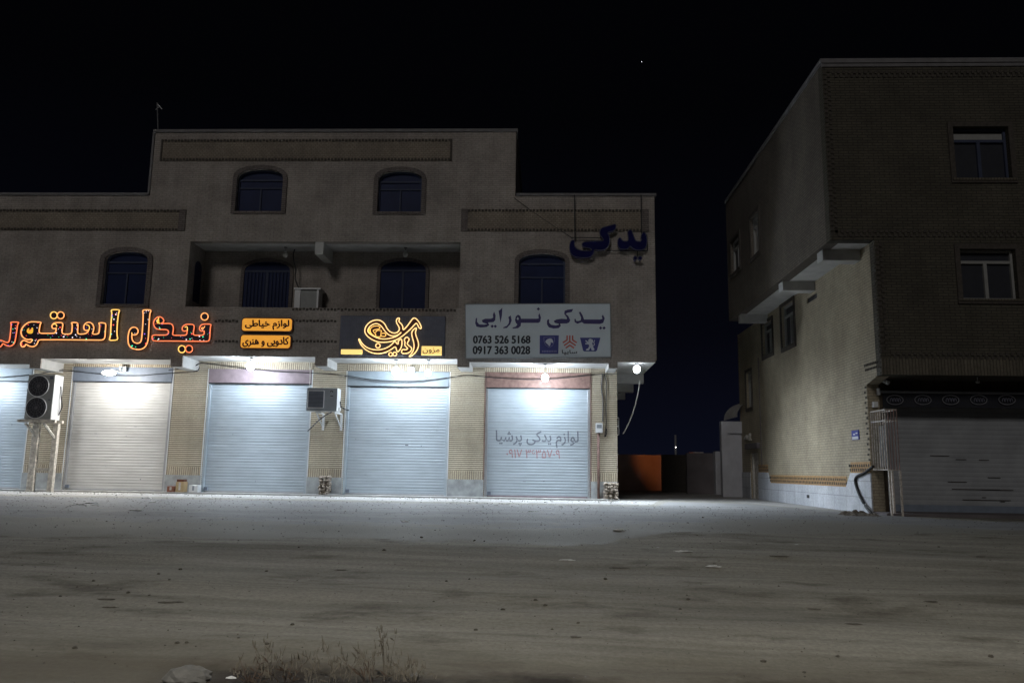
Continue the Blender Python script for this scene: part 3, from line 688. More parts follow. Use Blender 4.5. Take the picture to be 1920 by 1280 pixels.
LET = [('letter', reh, 0, 570, S1, 'neon_r'), ('letter', stv, 0, 570, S1, 'neon'), ('letter', alef, 0, 570, S1, 'neon_y'), ('letter', lam, 225, 570, S2, 'neon'), ('letter', nid, 225, 570, S2, 'neon_r')]
CIR = [(1440, 300, 0, 570, S1, 92, 'neon_y'), (1622, 300, 0, 570, S1, 92, 'neon'), (945 + K, 300, 225, 570, S2, 86, 'neon'), (400 + K, 1080, 225, 570, S2, 84, 'neon_y'), (572 + K, 1075, 225, 570, S2, 84, 'neon_r')]
bodies = []
def inside(p, poly):
    c = False; n = len(poly)
    for i in range(n):
        (xa, ya), (xb, yb) = poly[i], poly[i - 1]
        if (ya > p[1]) != (yb > p[1]) and p[0] < (xb - xa) * (p[1] - ya) / (yb - ya) + xa: c = not c
    return c
neon_by = []
def neonline(poly, Y, mat, r, parent, closed=True, name='light_outline'):
    m = MB(); m.tube([(x, Y, z) for x, z in poly], r, 6, closed); return m.build(name, M[mat], parent, smooth=True)
for (nm, pts, ox, oy, s_, mt) in LET:
    poly = chaikin(tr_(pts, ox, oy, s_, YN), it=2, cut=.045); bodies.append(poly)
    m = MB(); m.prism(poly, YN, YF - .005); l_ = m.build('letter', [M['letter_face']], ns)
    neonline(poly, YN - .008, mt, .016, l_)
for (cx, cy, ox, oy, s_, r_, mt) in CIR:
    poly = tr_([(cx + r_ * math.cos(2 * math.pi * i / 20), cy + r_ * math.sin(2 * math.pi * i / 20)) for i in range(20)], ox, oy, s_, YN); bodies.append(poly)
    m = MB(); m.prism(poly, YN, YF - .005); l_ = m.build('letter_dot', M['letter_face'], ns); neonline(poly, YN - .008, mt, .015, l_)
curls = [([(1425,545),(1470,525),(1505,550),(1515,600)], 0, 570, S1, 'neon_y'), ([(740 + off,555),(790 + off,560),(825 + off,600),(822 + off,660),(795 + off,700)], 0, 570, S1, 'neon_y'), ([(285,680),(285,720),(300,745)], 225, 570, S2, 'neon_y'),
         ([(900 + K,560),(860 + K,575),(890 + K,610),(925 + K,570),(950 + K,530)], 225, 570, S2, 'neon'), ([(470 + K,560),(500 + K,535),(530 + K,545),(530 + K,640)], 225, 570, S2, 'neon_y'), ([(935,320),(910,390),(890,440),(960,465)], 225, 570, S2, 'neon_y')]
for (pts, ox, oy, s_, mt) in curls: neonline(chaikin(tr_(pts, ox, oy, s_, YN - .004), False, 2), YN - .008, mt, .012, ns, False, 'light_curl')
m = MB(); m.prism(chaikin(tr_([(880,620),(835,640),(840,690),(800,710),(770,690),(790,620),(715,680),(720,760),(790,795),(870,780),(890,700)], 0, 570, S1, YN)), YN - .006, YN - .002); m.build('glowing_counter', M['fill_y'], ns)  # emissive fill stands in for the lit wall behind the letter's hole
m = MB(); m.prism(chaikin(tr_([(880,370),(930,350),(950,420),(920,480),(880,450)], 225, 570, S2, YN)), YN - .006, YN - .002); m.build('glowing_counter', M['fill_y'], ns)
ld = MB(); rl = random.Random(3); allx = [p for b in bodies for p in b]
xs0, xs1 = min(p[0] for p in allx), max(p[0] for p in allx); zs0, zs1 = min(p[1] for p in allx), max(p[1] for p in allx); cnt = 0
while cnt < 130:
    p = (rl.uniform(xs0, xs1), rl.uniform(zs0, zs1))
    if any(inside(p, b) for b in bodies[:5]):
        ld.m = rl.choice([0, 0, 1, 1, 2, 2, 2, 3]); ld.ball((p[0], YN - .006, p[1]), rl.choice([.008, .010, .012, .018]), nu=7, nv=5); cnt += 1
tag(ld.build('led_dots', [M['led_r'], M['led_g'], M['led_w'], M['led_b']], ns), kind='stuff')
# --- two orange light boxes
def rrect(x0, x1, z0, z1, r, n=5):
    pts = []
    for (cx, cz, a0) in ((x1 - r, z0 + r, -90), (x1 - r, z1 - r, 0), (x0 + r, z1 - r, 90), (x0 + r, z0 + r, 180)):
        for i in range(n + 1): t = R(a0 + 90 * i / n); pts.append((cx + r * math.cos(t), cz + r * math.sin(t)))
    return pts
def lightbox(x0, x1, y0, y1, text, tx, label, bold):
    Y = YF - .1; xa, xb, zb, zt = X_(x0, (y0 + y1) / 2, Y), X_(x1, (y0 + y1) / 2, Y), Z_((x0 + x1) / 2, y1, Y), Z_((x0 + x1) / 2, y0, Y)
    e = tag(empty('light_box_sign', ((xa + xb) / 2, YF, zb)), label, 'sign', 'orange light boxes under the balcony')
    m = MB(); m.prism(rrect(xa - .03, xb + .03, zb - .03, zt + .03, .09), Y + .01, YF - .002); m.build('casing', M['brown'], e)
    m = MB(); m.prism(rrect(xa, xb, zb, zt, .075), Y, Y + .009); m.build('lit_panel', M['obox'], e)
    m = MB(); write(m, text, *tx, Y - .003, bold); m.build('lettering', M['maroon'], e, recalc=False)
lightbox(454, 547, 597, 620, shape('لوازم خیاطی'), (460, 542, 600, 618), 'upper orange light box with dark Persian writing', .012)
lightbox(451.5, 544, 628.5, 652, shape('کادویی و هنری'), (455, 541, 632, 650), 'lower orange light box with dark Persian writing', .012)
# --- gold calligraphy sign on a navy board
cs = tag(empty('calligraphy_sign', P(735, 668, YF - .05)), 'navy board with gold glowing calligraphy above the grey shutter box', 'sign')
YC = YF - .07
m = MB(); xa, xb, za, zb = X_(637, 630, YC), X_(834, 630, YC), Z_(735, 667.5, YC), Z_(735, 592, YC); m.box(xa, xb, YC, YF - .003, za, zb); m.build('backing_board', M['navy'], cs, bevel=.01)
sl = MB(); n = 44
for i in range(n): x = xa + .02 + (xb - xa - .04) * i / n; sl.box(x, x + (xb - xa) / n * .62, YC - .012, YC - .001, za + .03, zb - .03)
sl.build('board_slats', M['navy'], cs)
YG = YC - .06
sw = [(1790,440),(1805,400),(1760,300),(1700,220),(1650,190),(1605,205),(1560,270),(1480,380),(1400,465),(1385,440),(1385,380),(1345,315),(1290,275),(1315,205),(1290,190),(1250,212),(1235,270),(1255,325),(1295,385),(1310,440),(1290,495),(1230,532),(1150,530),(1080,490),(1030,430),(995,355),(955,300),(895,255),(820,235),(720,247),(620,300),(550,385),(525,465),(540,545),(600,615),(700,685),(820,732),(950,742),(1100,728),(1230,688),(1330,635),(1450,540),(1560,440),(1650,340),(1690,305),(1720,350),(1745,410)]
inn = [(590,480),(625,400),(700,340),(780,315),(850,335),(910,385),(960,460),(1020,535),(1080,580),(1150,600),(1260,590),(1380,490),(1260,600),(1150,640),(1020,665),(900,665),(780,632),(680,577),(620,530)]
fish = [[(640,470),(680,400),(760,370),(840,375),(880,405),(850,440),(780,452),(710,470),(740,520),(780,560),(770,610),(860,622),(900,590),(880,550),(950,530),(1010,550),(990,612),(900,600)], [(650,450),(655,510),(690,560),(760,605)], [(770,520),(810,465),(920,475),(885,525)]]
yn = [(385,670),(410,660),(450,745),(550,845),(680,900),(820,912),(960,890),(1080,835),(1160,765),(1210,705),(1240,760),(1275,790),(1285,740),(1275,715),(1345,655),(1365,700),(1365,800),(1330,900),(1260,965),(1240,900),(1220,825),(1120,905),(1000,965),(880,995),(760,992),(640,960),(540,900),(450,810)]
zal = [(1470,610),(1530,660),(1520,700),(1480,760),(1500,800),(1570,850),(1590,890),(1550,960),(1450,995),(1360,985),(1355,940),(1380,895),(1460,910),(1500,880),(1470,850),(1420,800),(1440,740),(1410,680)]
alf = [(1690,410),(1640,440),(1600,480),(1580,540),(1600,640),(1630,740),(1640,840),(1620,930),(1570,1010),(1520,1060),(1560,1060),(1650,990),(1720,890),(1745,790),(1720,690),(1680,590),(1665,510),(1690,450)]
def dia(cx, cy, r): return [(cx, cy - r), (cx + r, cy), (cx, cy + r), (cx - r, cy)]
for pts in (sw, yn, zal, alf, dia(825, 815, 66), dia(1110, 1010, 55), dia(1205, 1003, 55)):
    poly = chaikin(tr_(pts, 640, 580, 12, YG), it=2 if len(pts) > 4 else 1); mm = MB(); mm.prism(poly, YG, YC - .013); l_ = mm.build('gold_letter', M['brown'], cs); neonline(poly, YG - .008, 'gold', .0155, l_)
for pts in [inn]: neonline(chaikin(tr_(pts, 640, 580, 12, YG), it=2), YG - .01, 'gold', .014, cs)
for pts in fish: neonline(chaikin(tr_(pts, 640, 580, 12, YG), False, 1), YG - .01, 'neon_y', .011, cs, False)
m = MB(); m.prism(tr_([(600,440),(640,400),(650,520),(700,590),(640,560),(590,500)], 640, 580, 12, YG), YG - .004, YG - .001); m.build('glowing_counter', M['fill_y'], cs)
for (x0, x1, y0, y1, t) in ((790, 828, 649, 665.5, shape('مزون')), (639, 679, 655, 663.5, '')):
    a0, a1 = P(x0, y1, YG), P(x1, y0, YG); m = MB(); m.box(a0.x, a1.x, YG, YC - .013, a0.z, a1.z); l_ = m.build('yellow_light_box', M['ybox'], cs, bevel=.008)
    if t: m = MB(); write(m, t, x0 + 2.5, x1 - 4, y0 + 3, y1 - 2.5, YG - .003, .005); m.build('lettering', M['box_rust'], l_, recalc=False)
# --- white board
wb = tag(empty('white_sign_board', P(1008, 671, YF - .05)), 'wide white board with blue Persian title, two phone numbers and three car emblems', 'sign')
YW = YF - .08
c0, c1, c2, c3 = P(873.5, 672, YW), P(1145.5, 669, YW), P(1144, 569, YW), P(872.5, 570.5, YW)
m = MB(); m.prism([(c.x, c.z) for c in (c0, c1, c2, c3)], YW, YF - .055); m.build('panel', M['board'], wb)
m = MB()
for q0, q1 in ((c0, c1), (c1, c2), (c2, c3), (c3, c0)): m.tube([(q0.x, YW - .004, q0.z), (q1.x, YW - .004, q1.z)], .014, 4)
m.build('rim', M['acgrey2'], wb)
YT = YW - .003
TIT = [[(1780,140),(1805,190),(1785,250),(1740,265),(1530,262),(1500,240),(1440,262),(1405,240),(1400,200),(1415,195),(1425,225),(1460,225),(1485,215),(1490,180),(1460,110),(1480,100),(1510,150),(1530,205),(1740,205),(1775,195),(1765,165)],
 [(1385,65),(1365,105),(1310,115),(1285,130),(1320,160),(1345,215),(1330,245),(1300,258),(1210,260),(1220,290),(1190,320),(1120,325),(1060,310),(1035,270),(1035,220),(1050,200),(1065,210),(1062,245),(1090,275),(1150,285),(1195,275),(1190,262),(1140,250),(1125,225),(1160,205),(1230,195),(1300,200),(1300,180),(1265,130),(1270,90),(1310,75)],
 [(550,150),(565,215),(545,270),(500,318),(450,322),(455,308),(500,290),(525,255),(530,210),(520,175)], [(440,45),(435,150),(415,250),(400,150),(390,90),(420,70)],
 [(330,100),(350,150),(345,215),(320,240),(250,245),(265,280),(230,305),(150,312),(95,300),(78,255),(85,195),(103,180),(102,235),(130,270),(200,275),(240,265),(180,245),(165,215),(210,195),(290,195),(318,180),(315,140)]]
WAW = [(935,120),(955,180),(945,235),(920,250),(690,250),(685,290),(650,320),(580,325),(575,312),(620,300),(640,270),(620,250),(608,215),(620,165),(650,140),(680,160),(690,195),(900,195),(925,190),(920,150)]
m = MB()
for pts in TIT: m.prism(tr_(pts, 880, 570, 7.11, YT), YT - .004, YT)
m.prism(tr_(WAW, 880, 570, 7.11, YT), YT - .004, YT, [tr_([(645,170),(660,195),(648,215),(630,195)], 880, 570, 7.11, YT)])
for (cx, cy) in ((1750, 318), (1796, 318), (920, 65), (305, 296), (346, 296)): m.prism(tr_(dia(cx, cy, 22), 880, 570, 7.11, YT), YT - .004, YT)
m.build('title_lettering', M['ink'], wb)
for (t, x0, x1, y0, y1) in (('0763 526 5168', 887.5, 994, 629.5, 643.5), ('0917 363 0028', 887, 993.5, 649, 663.5)):
    m = MB(); write(m, t, x0, x1, y0, y1, YT, .011); m.build('phone_number', M['inkdark'], wb, recalc=False)
E0, E1, ES = 1000, 615, 13.714
def flat(pts, dy, mb): mb.prism(tr_(pts, E0, E1, ES, YT), YT - dy - .002, YT - dy)
def stroke(pts, wd, dy, mb):
    for (p, q) in zip(pts, pts[1:]):
        d_ = Vector((q[0] - p[0], q[1] - p[1])).normalized() * wd / 2; nrm = Vector((-d_.y, d_.x))
        a_, b_ = Vector(p) - d_ * .3, Vector(q) + d_ * .3
        flat([tuple(a_ + nrm), tuple(b_ + nrm), tuple(b_ - nrm), tuple(a_ - nrm)], dy, mb); dy += .0025
m = MB(); flat([(165,185),(655,185),(642,662),(162,662)], 0, m); em = m.build('square_emblem', M['emblem_blue'], wb)
m = MB(); stroke([(270,240),(275,340),(310,430),(410,500),(500,440),(540,340),(545,240),(270,240)], 14, .003, m); m.build('shield_outline', M['emblem_line'], em)
m = MB(); flat(chaikin([(305,350),(345,290),(450,258),(500,300),(512,372),(490,382),(440,352),(450,400),(415,480),(385,430),(330,385)]), .003, m); m.build('horse_head', M['emblem_pale'], em)
m = MB(); 
for k in range(9): flat([(222 + k * 43, 572), (222 + k * 43 + 30, 572), (222 + k * 43 + 30, 618), (222 + k * 43, 618)], .003, m)
m.build('caption_bar', M['emblem_line'], em)
m = MB(); stroke([(868,195),(868,305),(762,372)], 36, 0, m); stroke([(1010,195),(1010,305),(1112,372)], 36, 0, m); stroke([(938,195),(938,335)], 36, .0, m); stroke([(938,345),(795,445)], 36, .005, m); stroke([(938,345),(1085,445)], 36, .0075, m); stroke([(835,510),(938,440),(1042,510)], 36, .001, m)
m.build('trident_emblem', M['red_ink'], wb)
m = MB(); write(m, shape('سایپا'), E0 + 735 / ES, E0 + 1125 / ES, E1 + 560 / ES, E1 + 690 / ES, YT, .004); m.build('emblem_name', M['inkdark'], wb, recalc=False)
m = MB(); flat([(1200,245),(1725,245),(1635,575),(1600,600),(1310,600),(1278,575)], 0, m); em = m.build('shield_emblem', M['emblem_blue'], wb)
m = MB(); flat([(1405,310),(1460,270),(1525,295),(1542,350),(1512,385),(1525,440),(1545,500),(1575,545),(1550,578),(1500,572),(1478,500),(1460,520),(1425,575),(1350,572),(1360,540),(1405,520),(1436,460),(1418,415),(1340,418),(1335,385),(1395,380),(1335,335),(1345,305),(1400,345),(1430,350)], .003, m); stroke([(1520,460),(1572,430),(1555,365),(1575,310)], 18, .004, m); m.build('standing_lion', M['emblem_pale'], em)
# --- dark blue free-standing word above
bs = tag(empty('blue_letter_sign', P(1140, 480, YF - .2)), 'unlit dark blue letters on a thin metal frame high on the right corner', 'sign')
YL = YF - .22
KY = [(1130,205),(1105,345),(945,385),(985,440),(998,520),(988,620),(945,690),(870,735),(770,740),(690,722),(675,800),(620,870),(560,890),(420,893),(280,868),(205,800),(185,690),(198,590),(238,530),(295,540),(285,640),(330,710),(450,750),(610,745),(640,730),(600,700),(500,690),(445,660),(430,610),(480,570),(600,555),(880,550),(850,500),(785,415),(810,295)]
YD = [(1345,365),(1425,310),(1470,440),(1520,560),(1640,560),(1605,470),(1670,350),(1730,430),(1748,560),(1720,690),(1650,735),(1530,740),(1440,690),(1405,650),(1360,710),(1270,730),(1180,700),(1145,620),(1160,500),(1215,480),(1240,540),(1290,560),(1360,555),(1365,480)]
for pts in (KY, YD, dia(1505, 895, 52), dia(1602, 895, 52)):
    poly = chaikin(tr_(pts, 1050, 400, 10.667, YL), it=1, cut=.05); m = MB(); m.prism(poly, YL, YL + .1); l_ = m.build('blue_letter', M['blue_letter'], bs); neonline(poly, YL - .004, 'letter_edge', .013, l_, name='letter_edge')
m = MB()
def fr(p, q, r=.016): m.tube([tuple(p), tuple(q)], r, 4)
fr(P(1071, 445.5, YL + .12), P(1145, 446, YL + .12)); fr(P(1138, 470, YL + .12), P(1214, 470, YL + .12)); fr(P(1077, 366, YL + .12), P(1078, 450, YL + .12), .02); fr(P(1202, 366, YL + .12), P(1203, 470, YL + .12), .02); fr(P(1195, 470, YL + .1), P(1195, 481, YL + .1)); fr(P(1213, 440, YL + .12), P(1214, 470, YL + .12))
fr(P(1077, 366, YL + .12), (P(1077, 366, YL + .12).x, 0, zlow + .02)); fr(P(1202, 366, YL + .12), (P(1202, 366, YL + .12).x, 0, zlow + .02)); m.build('support_frame', M['black'], bs)

# ================================================================== AIR CONDITIONERS
def dbl_ac():
    Y = -1.0; a0, a1 = P(44, 786, Y), P(104, 702, Y); x0, x1, z0, z1 = a0.x, a1.x, a0.z, a1.z
    e = tag(empty('outdoor_ac_unit', ((x0 + x1) / 2, Y, z0)), 'tall grey outdoor air conditioner with two stacked fans on a wooden stand', 'air conditioner')
    m = MB(); m.box(x0, x1, Y + .012, Y + .42, z0, z1); m.build('cabinet', M['white'], e, bevel=.015)
    m = MB(); m.box(x0 + .015, x1 - .01, Y, Y + .011, z0 + .015, z1 - .015); fp = m.build('front_panel', M['acgrey'], e)
    cx = x0 + .33 * (x1 - x0) * 1.28; r = (z1 - z0) * .225
    for k in (.74, .26):
        cz = z0 + (z1 - z0) * k
        m = MB(); m.disc(cx, cz, r, Y - .014, Y - .001, 28); fg = m.build('fan_grille', M['grille'], e)
        m = MB()
        for q in (.35, .6, .85): m.tube([(cx + r * q * math.cos(t * math.pi / 14), Y - .02, cz + r * q * math.sin(t * math.pi / 14)) for t in range(28)], .004, 4, True)
        for q in range(12): t = q * math.pi / 6; m.tube([(cx + .04 * math.cos(t), Y - .02, cz + .04 * math.sin(t)), (cx + r * math.cos(t + .3), Y - .02, cz + r * math.sin(t + .3))], .004, 4)
        m.build('guard_wires', M['hub'], fg)
        m = MB(); m.disc(cx, cz, .045, Y - .026, Y - .014, 14); m.build('fan_hub', M['hub'], fg)
        m = MB(); m.tube([(cx + (r + .01) * math.cos(t * math.pi / 14), Y - .004, cz + (r + .01) * math.sin(t * math.pi / 14)) for t in range(28)], .012, 5, True); m.build('fan_ring', M['white'], fg)
    m = MB(); m.box(x1 - .15, x1 - .04, Y - .004, Y - .001, z1 - .13, z1 - .06); m.box(x1 - .13, x1 - .07, Y - .004, Y - .001, z0 + .55, z0 + .575); m.build('name_plate', M['navy'], e)
    m = MB(); m.tube([(x1 + .01, Y + .3, z1 - .3), (x1 + .05, Y + .3, z1 - .6), (x1 + .09, Y + .34, z0 + .4), (x1 + .03, Y + .3, z0 + .15)], .014, 6); m.build('power_lead', M['black'], e)
    st = tag(empty('ac_stand', ((x0 + x1) / 2, Y + .2, .0)), 'weathered wooden stand holding the two-fan air conditioner', 'stand')
    m = MB(); m.box(x0 - .14, x1 + .16, Y - .05, Y + .02, z0 - .075, z0 - .005).box(x0 - .02, x1 + .12, Y + .36, Y + .44, z0 - .075, z0 - .005).box(x0 + .05, x0 + .11, Y + .02, Y + .36, z0 - .07, z0 - .005).box(x1 - .1, x1 - .04, Y + .02, Y + .36, z0 - .07, z0 - .005); m.build('platform', M['wood'], st)
    for (xx, w_) in ((x0 + .28, .19), (x1 + .05, .15)):
        m = MB(); m.box(xx - w_, xx, Y + .3, Y + .42, -.0, z0 - .08); m.build('leg', M['wood'], st, bevel=.01)
    m = MB(); m.tube([(x0 + .02, Y + .05, z0 - .09), (x0 + .2, Y + .32, z0 - .45)], .035, 4).tube([(x1 - .2, Y + .02, z0 - .09), (x1 - .03, Y + .32, z0 - .5)], .04, 6); m.build('brace', M['offwhite'], st)
    m = MB(); m.box(x0 + .28, x1 - .07, Y + .33, Y + .38, .58, .66); m.build('cross_rail', M['wood'], st)
dbl_ac()
def single_ac():
    Y = -.86; a0, a1 = P(573.5, 770, Y), P(633, 727, Y); x0, x1, z0, z1 = a0.x, a1.x, a0.z, a1.z; h = z1 - z0; W_ = x1 - x0
    e = tag(empty('outdoor_ac_unit', ((x0 + x1) / 2, Y, z0)), 'small square-grilled outdoor air conditioner on brackets between two shutters', 'air conditioner')
    m = MB(); m.box(x0, x1, Y + .012, Y + .40, z0, z1); m.build('cabinet', M['white'], e, bevel=.012)
    m = MB(); m.box(x0 + .004, x1 - .004, Y, Y + .011, z0 + .004, z1 - .004); m.build('front_panel', M['acgrey2'], e)
    gx0, gx1, gz0, gz1 = x0 + .05 * W_, x0 + .57 * W_, z0 + .14 * h, z0 + .87 * h
    m = MB(); m.box(gx0, gx1, Y - .008, Y - .001, gz0, gz1); fg = m.build('fan_grille', M['box_blue'], e)
    m = MB(); n = 13
    for i in range(n): z = gz0 + (gz1 - gz0) * (i + .5) / n; m.box(gx0, gx1, Y - .014, Y - .0085, z - .006, z + .006)
    m.build('grille_slat', M['grille'], fg)
    m = MB()
    for q0, q1 in (((gx0, gz0), (gx1, gz0)), ((gx1, gz0), (gx1, gz1)), ((gx1, gz1), (gx0, gz1)), ((gx0, gz1), (gx0, gz0))): m.tube([(q0[0], Y - .01, q0[1]), (q1[0], Y - .01, q1[1])], .012, 4)
    m.build('grille_rim', M['white'], fg)
    m = MB(); cx, cz = x0 + .81 * W_, z0 + .82 * h
    m.tube([(cx + .035 * math.cos(R(t)), Y - .004, cz + .035 * math.sin(R(t))) for t in range(-20, 210, 23)], .011, 5); m.box(cx - .03, cx + .05, Y - .004, Y - .001, cz - .12, cz - .10); m.build('maker_mark', M['black'], e)
    m = MB(); m.box(x1, x1 + .035, Y + .2, Y + .34, z0 + .03, z0 + .12); m.build('valve_cover', M['white'], e)
    m = MB(); m.tube([(x1 + .02, Y + .3, z0 + .3), (x1 + .03, Y + .34, z0 + .16), (x1 + .1, Y + .5, z0 + .1), (x1 + .14, Y + .84, z0 + .09)], .016, 6); m.build('pipe', M['black'], e)
    b = tag(empty('ac_bracket', ((x0 + x1) / 2, -.4, z0 - .5)), 'white wall brackets holding the square-grilled air conditioner', 'bracket')
    for xx in (x0 + .28, x1 - .06):
        m = MB(); m.box(xx - .02, xx + .02, Y, -.013, z0 - .045, z0 - .004).box(xx - .03, xx + .03, -.05, -.013, z0 - .5, z0 - .046); m.tube([(xx, Y + .1, z0 - .05), (xx, -.06, z0 - .42)], .02, 4); m.build('bracket_arm', M['white'], b)
    hp = [P(622, 772, -.7), P(612, 777, -.6), P(598, 787, -.5), P(588, 797, -.42), P(577, 808, -.35)]
    m = MB(); m.tube(chaikin([tuple(p) for p in hp], False, 2), .018, 6); tag(m.build('drain_hose', M['cablegrey']), 'grey drain hose sloping down from the square-grilled air conditioner', 'hose')
single_ac()
def balcony_ac():
    Y = -.55; a0, a1 = P(551, 575, Y), P(598, 540, Y); x0, x1, z0, z1 = a0.x, a1.x, a0.z - .2, a1.z
    e = tag(empty('balcony_cooler', ((x0 + x1) / 2, Y, z0)), 'boxy cooler with white frame standing on the balcony beside the barred door', 'cooler')
    m = MB(); m.box(x0 + .03, x1 - .03, Y + .03, Y + .4, z0, z1 - .04); m.build('cabinet', M['acgrey'], e)
    m = MB(); m.box(x0, x0 + .17, Y, Y + .029, z0, z1 - .045).box(x1 - .05, x1, Y, Y + .42, z0, z1 - .045).box(x0 - .02, x1 + .06, Y - .03, Y + .45, z1 - .044, z1); m.build('white_frame', M['white'], e)
balcony_ac()

# ================================================================== CABLES, PIPES, BOXES
def cable(pts, Y, r, label, mat='black', name='cable', cat='cable', it=2):
    p3 = [P(p[0], p[1], p[2] if len(p) > 2 else Y) for p in pts]
    m = MB(); m.tube(chaikin([tuple(p) for p in p3], False, it), r, 6); return tag(m.build(name, M[mat], smooth=True), label, cat)
cable([(-40, 710), (40, 704), (80, 700), (112, 693), (165, 699), (240, 706), (320, 699), (371, 697), (374, 688)], -.2, .013, 'black cable sagging past the two-fan air conditioner and the cream shutter')
cable([(316, 694), (345, 690), (368, 686), (374, 679, -.3), (440, 689), (520, 697), (585, 699), (640, 702), (700, 713), (780, 715), (840, 708), (876, 702), (910, 707), (990, 712), (1050, 710), (1110, 702), (1158, 701)], -.2, .013, 'long black cable looping across the three right-hand shutters')
cable([(646, 705), (700, 716), (770, 718), (838, 709)], -.14, .009, 'thinner second cable sagging in front of the grey shutter box', 'cablegrey')
cable([(1133, 702), (1138, 715), (1136, 760), (1137, 800), (1133, 822), (1138, 812), (1137, 803)], -.03, .014, 'dark cable dropping down the right corner pier to the meter box')
cable([(1130, 700), (1127, 730), (1131, 745), (1130, 790)], -.025, .018, 'grey flexible conduit beside the dark cable on the corner pier', 'cablegrey')
cable([(1200, 713, .2), (1196, 740, .2), (1188, 770, .3), (1178, 796, .4), (1168, 813, .5)], .2, .018, 'pale cable hanging in a curve from the side soffit over the alley', 'offwhite')
cable([(555, 462), (548, 480), (556, 505), (552, 520), (560, 540)], -.3, .018, 'tangled dark cord hanging from the balcony ceiling beside the barred door')
cable([(580, 676, -.5), (582, 700, -.5), (580, 727, -.6)], -.3, .010, 'thin pale wire dropping to the square-grilled air conditioner', 'offwhite')
cable([(964, 371, YF - .02), (1000, 398, YF - .02), (1040, 425, YF - .02), (1074, 447, YF - .02)], YF - .02, .008, 'thin dark wire running diagonally down from the tall roof to the blue letters')
a0, a1 = P(1117, 811, -.1), P(1130, 793, -.1); m = MB(); m.box(a0.x, a1.x, -.14, -.013, a0.z, a1.z); mb_ = m.build('meter_box', M['white'], bevel=.012); tag(mb_, 'small white electric box on the corner pier', 'electric box')
m = MB(); m.box(a0.x + .03, a1.x - .03, -.145, -.1401, a0.z + .13, a1.z - .04); m.build('window', M['acgrey2'], mb_)
p0 = P(1122, 811, -.06); m = MB(); m.tube([(p0.x, -.06, p0.z), (p0.x, -.06, .02)], .038, 8); tag(m.build('conduit_pipe', M['box_rust'], smooth=True), 'brown conduit pipe running down the corner pier to the ground', 'pipe')
for k, z in enumerate((.75, 2.0)): pass
def rocky(px0, px1, py0, py1, label, Y0, Y1, seed):
    a0, a1 = P(px0, py1, Y0), P(px1, py0, Y0); rg = random.Random(seed); m = MB(); z0 = -.05
    n = 7; h = a1.z - z0
    for row in range(n):
        k = 3
        for c_ in range(k):
            x0 = a0.x + (a1.x - a0.x) * c_ / k; x1 = a0.x + (a1.x - a0.x) * (c_ + 1) / k; zc = z0 + h * (row + .5) / n
            m.ball(((x0 + x1) / 2 + rg.uniform(-.02, .02), (Y0 + Y1) / 2 + rg.uniform(-.03, .03), zc), (x1 - x0) * .62, (Y1 - Y0) * .5, h / n * .68, 7, 5, .22, rg)
    tag(m.build('stone_stub', M['rock']), label, 'stone post')
rocky(594, 617, 892, 930, 'rough stone stub against the pier below the square-grilled air conditioner', -.4, -.04, 1); rocky(1133, 1160, 905, 942, 'rough stone stub at the right corner of the shops', -.42, -.02, 2)
def carton(x0, x1, y0, y1, Y, dep, mat, label, open_=False, top=None):
    a0, a1 = P(x0, y1, Y), P(x1, y0, Y); z0 = .046; e = tag(empty('box', ((a0.x + a1.x) / 2, Y + dep / 2, z0)), label, 'box')
    m = MB(); m.box(a0.x, a1.x, Y, Y + dep, z0, a1.z); m.build('carton', M[mat], e, bevel=.01)
    m = MB(); xm = (a0.x + a1.x) / 2; m.box(xm - .03, xm + .03, Y - .003, Y - .0005, z0 + .05, a1.z - .02); m.build('tape', M['offwhite' if mat != 'white' else 'acgrey2'], e)
    if top:
        m = MB(); m.box(a0.x + .01, a1.x - .02, Y + .03, Y + dep - .03, a1.z + .001, a1.z + .07); m.build('dark_lid', M[top], e)
carton(312, 327, 911, 926, -.36, .22, 'redbox', 'small red brown box on the step beside the cream shutter'); carton(328, 345, 903, 926, -.38, .26, 'carton', 'tan carton with dark lid leaning at the pier', top='brown'); carton(353, 371, 909, 926, -.36, .24, 'white', 'white box on the step left of the second lit shutter')
# antenna on the tall block
pa = P(292, 249, -.6); m = MB(); m.tube([(pa.x + .1, -.6, ztall), (P(295, 193, -.6).x, -.6, P(295, 193, -.6).z)], .018, 5); q = P(295, 195, -.6); m.tube([tuple(q), tuple(P(304, 205, -.6))], .016, 4); m.tube([tuple(P(292, 206, -.6)), tuple(P(300, 199, -.6))], .008, 4)
tag(m.build('roof_antenna', M['steel']), 'thin bent antenna mast at the left end of the tall roof', 'antenna')
# small frame on the side wall
m = MB(); y0 = .9; x0 = XR; z0, z1 = P(1160, 815, y0).z, P(1160, 783, y0).z
for q0, q1 in (((x0 + .0, z0), (x0 + .13, z0)), ((x0 + .13, z0), (x0 + .13, z1)), ((x0 + .13, z1), (x0, z1)), ((x0, (z0 + z1) / 2), (x0 + .13, (z0 + z1) / 2))): m.tube([(q0[0], y0, q0[1]), (q1[0], y0, q1[1])], .014, 4)
tag(m.build('wall_bracket', M['white']), 'small white wall bracket on the alley side of the shop corner', 'bracket')

# ================================================================== RIGHT BUILDING
XW, YR = 6.93, -6.5                     # side wall plane, front plane
YRE = PXp(1388, 800, XW).y
rb = tag(empty('brick_building', (XW + 5, YR + 5, 0)), 'dark three storey brick building on the right with overhanging top floor', 'building')
XO = 6.03; YOE = PXp(1364, 500, XO).y
zo = PXp(1560, 450, XO); ZOV = P(1562, 450, YR).z; ZT = P(1545, 120, YR).z; XE = 18.0
REC = .80
zfas = P(1660, 702, YR).z
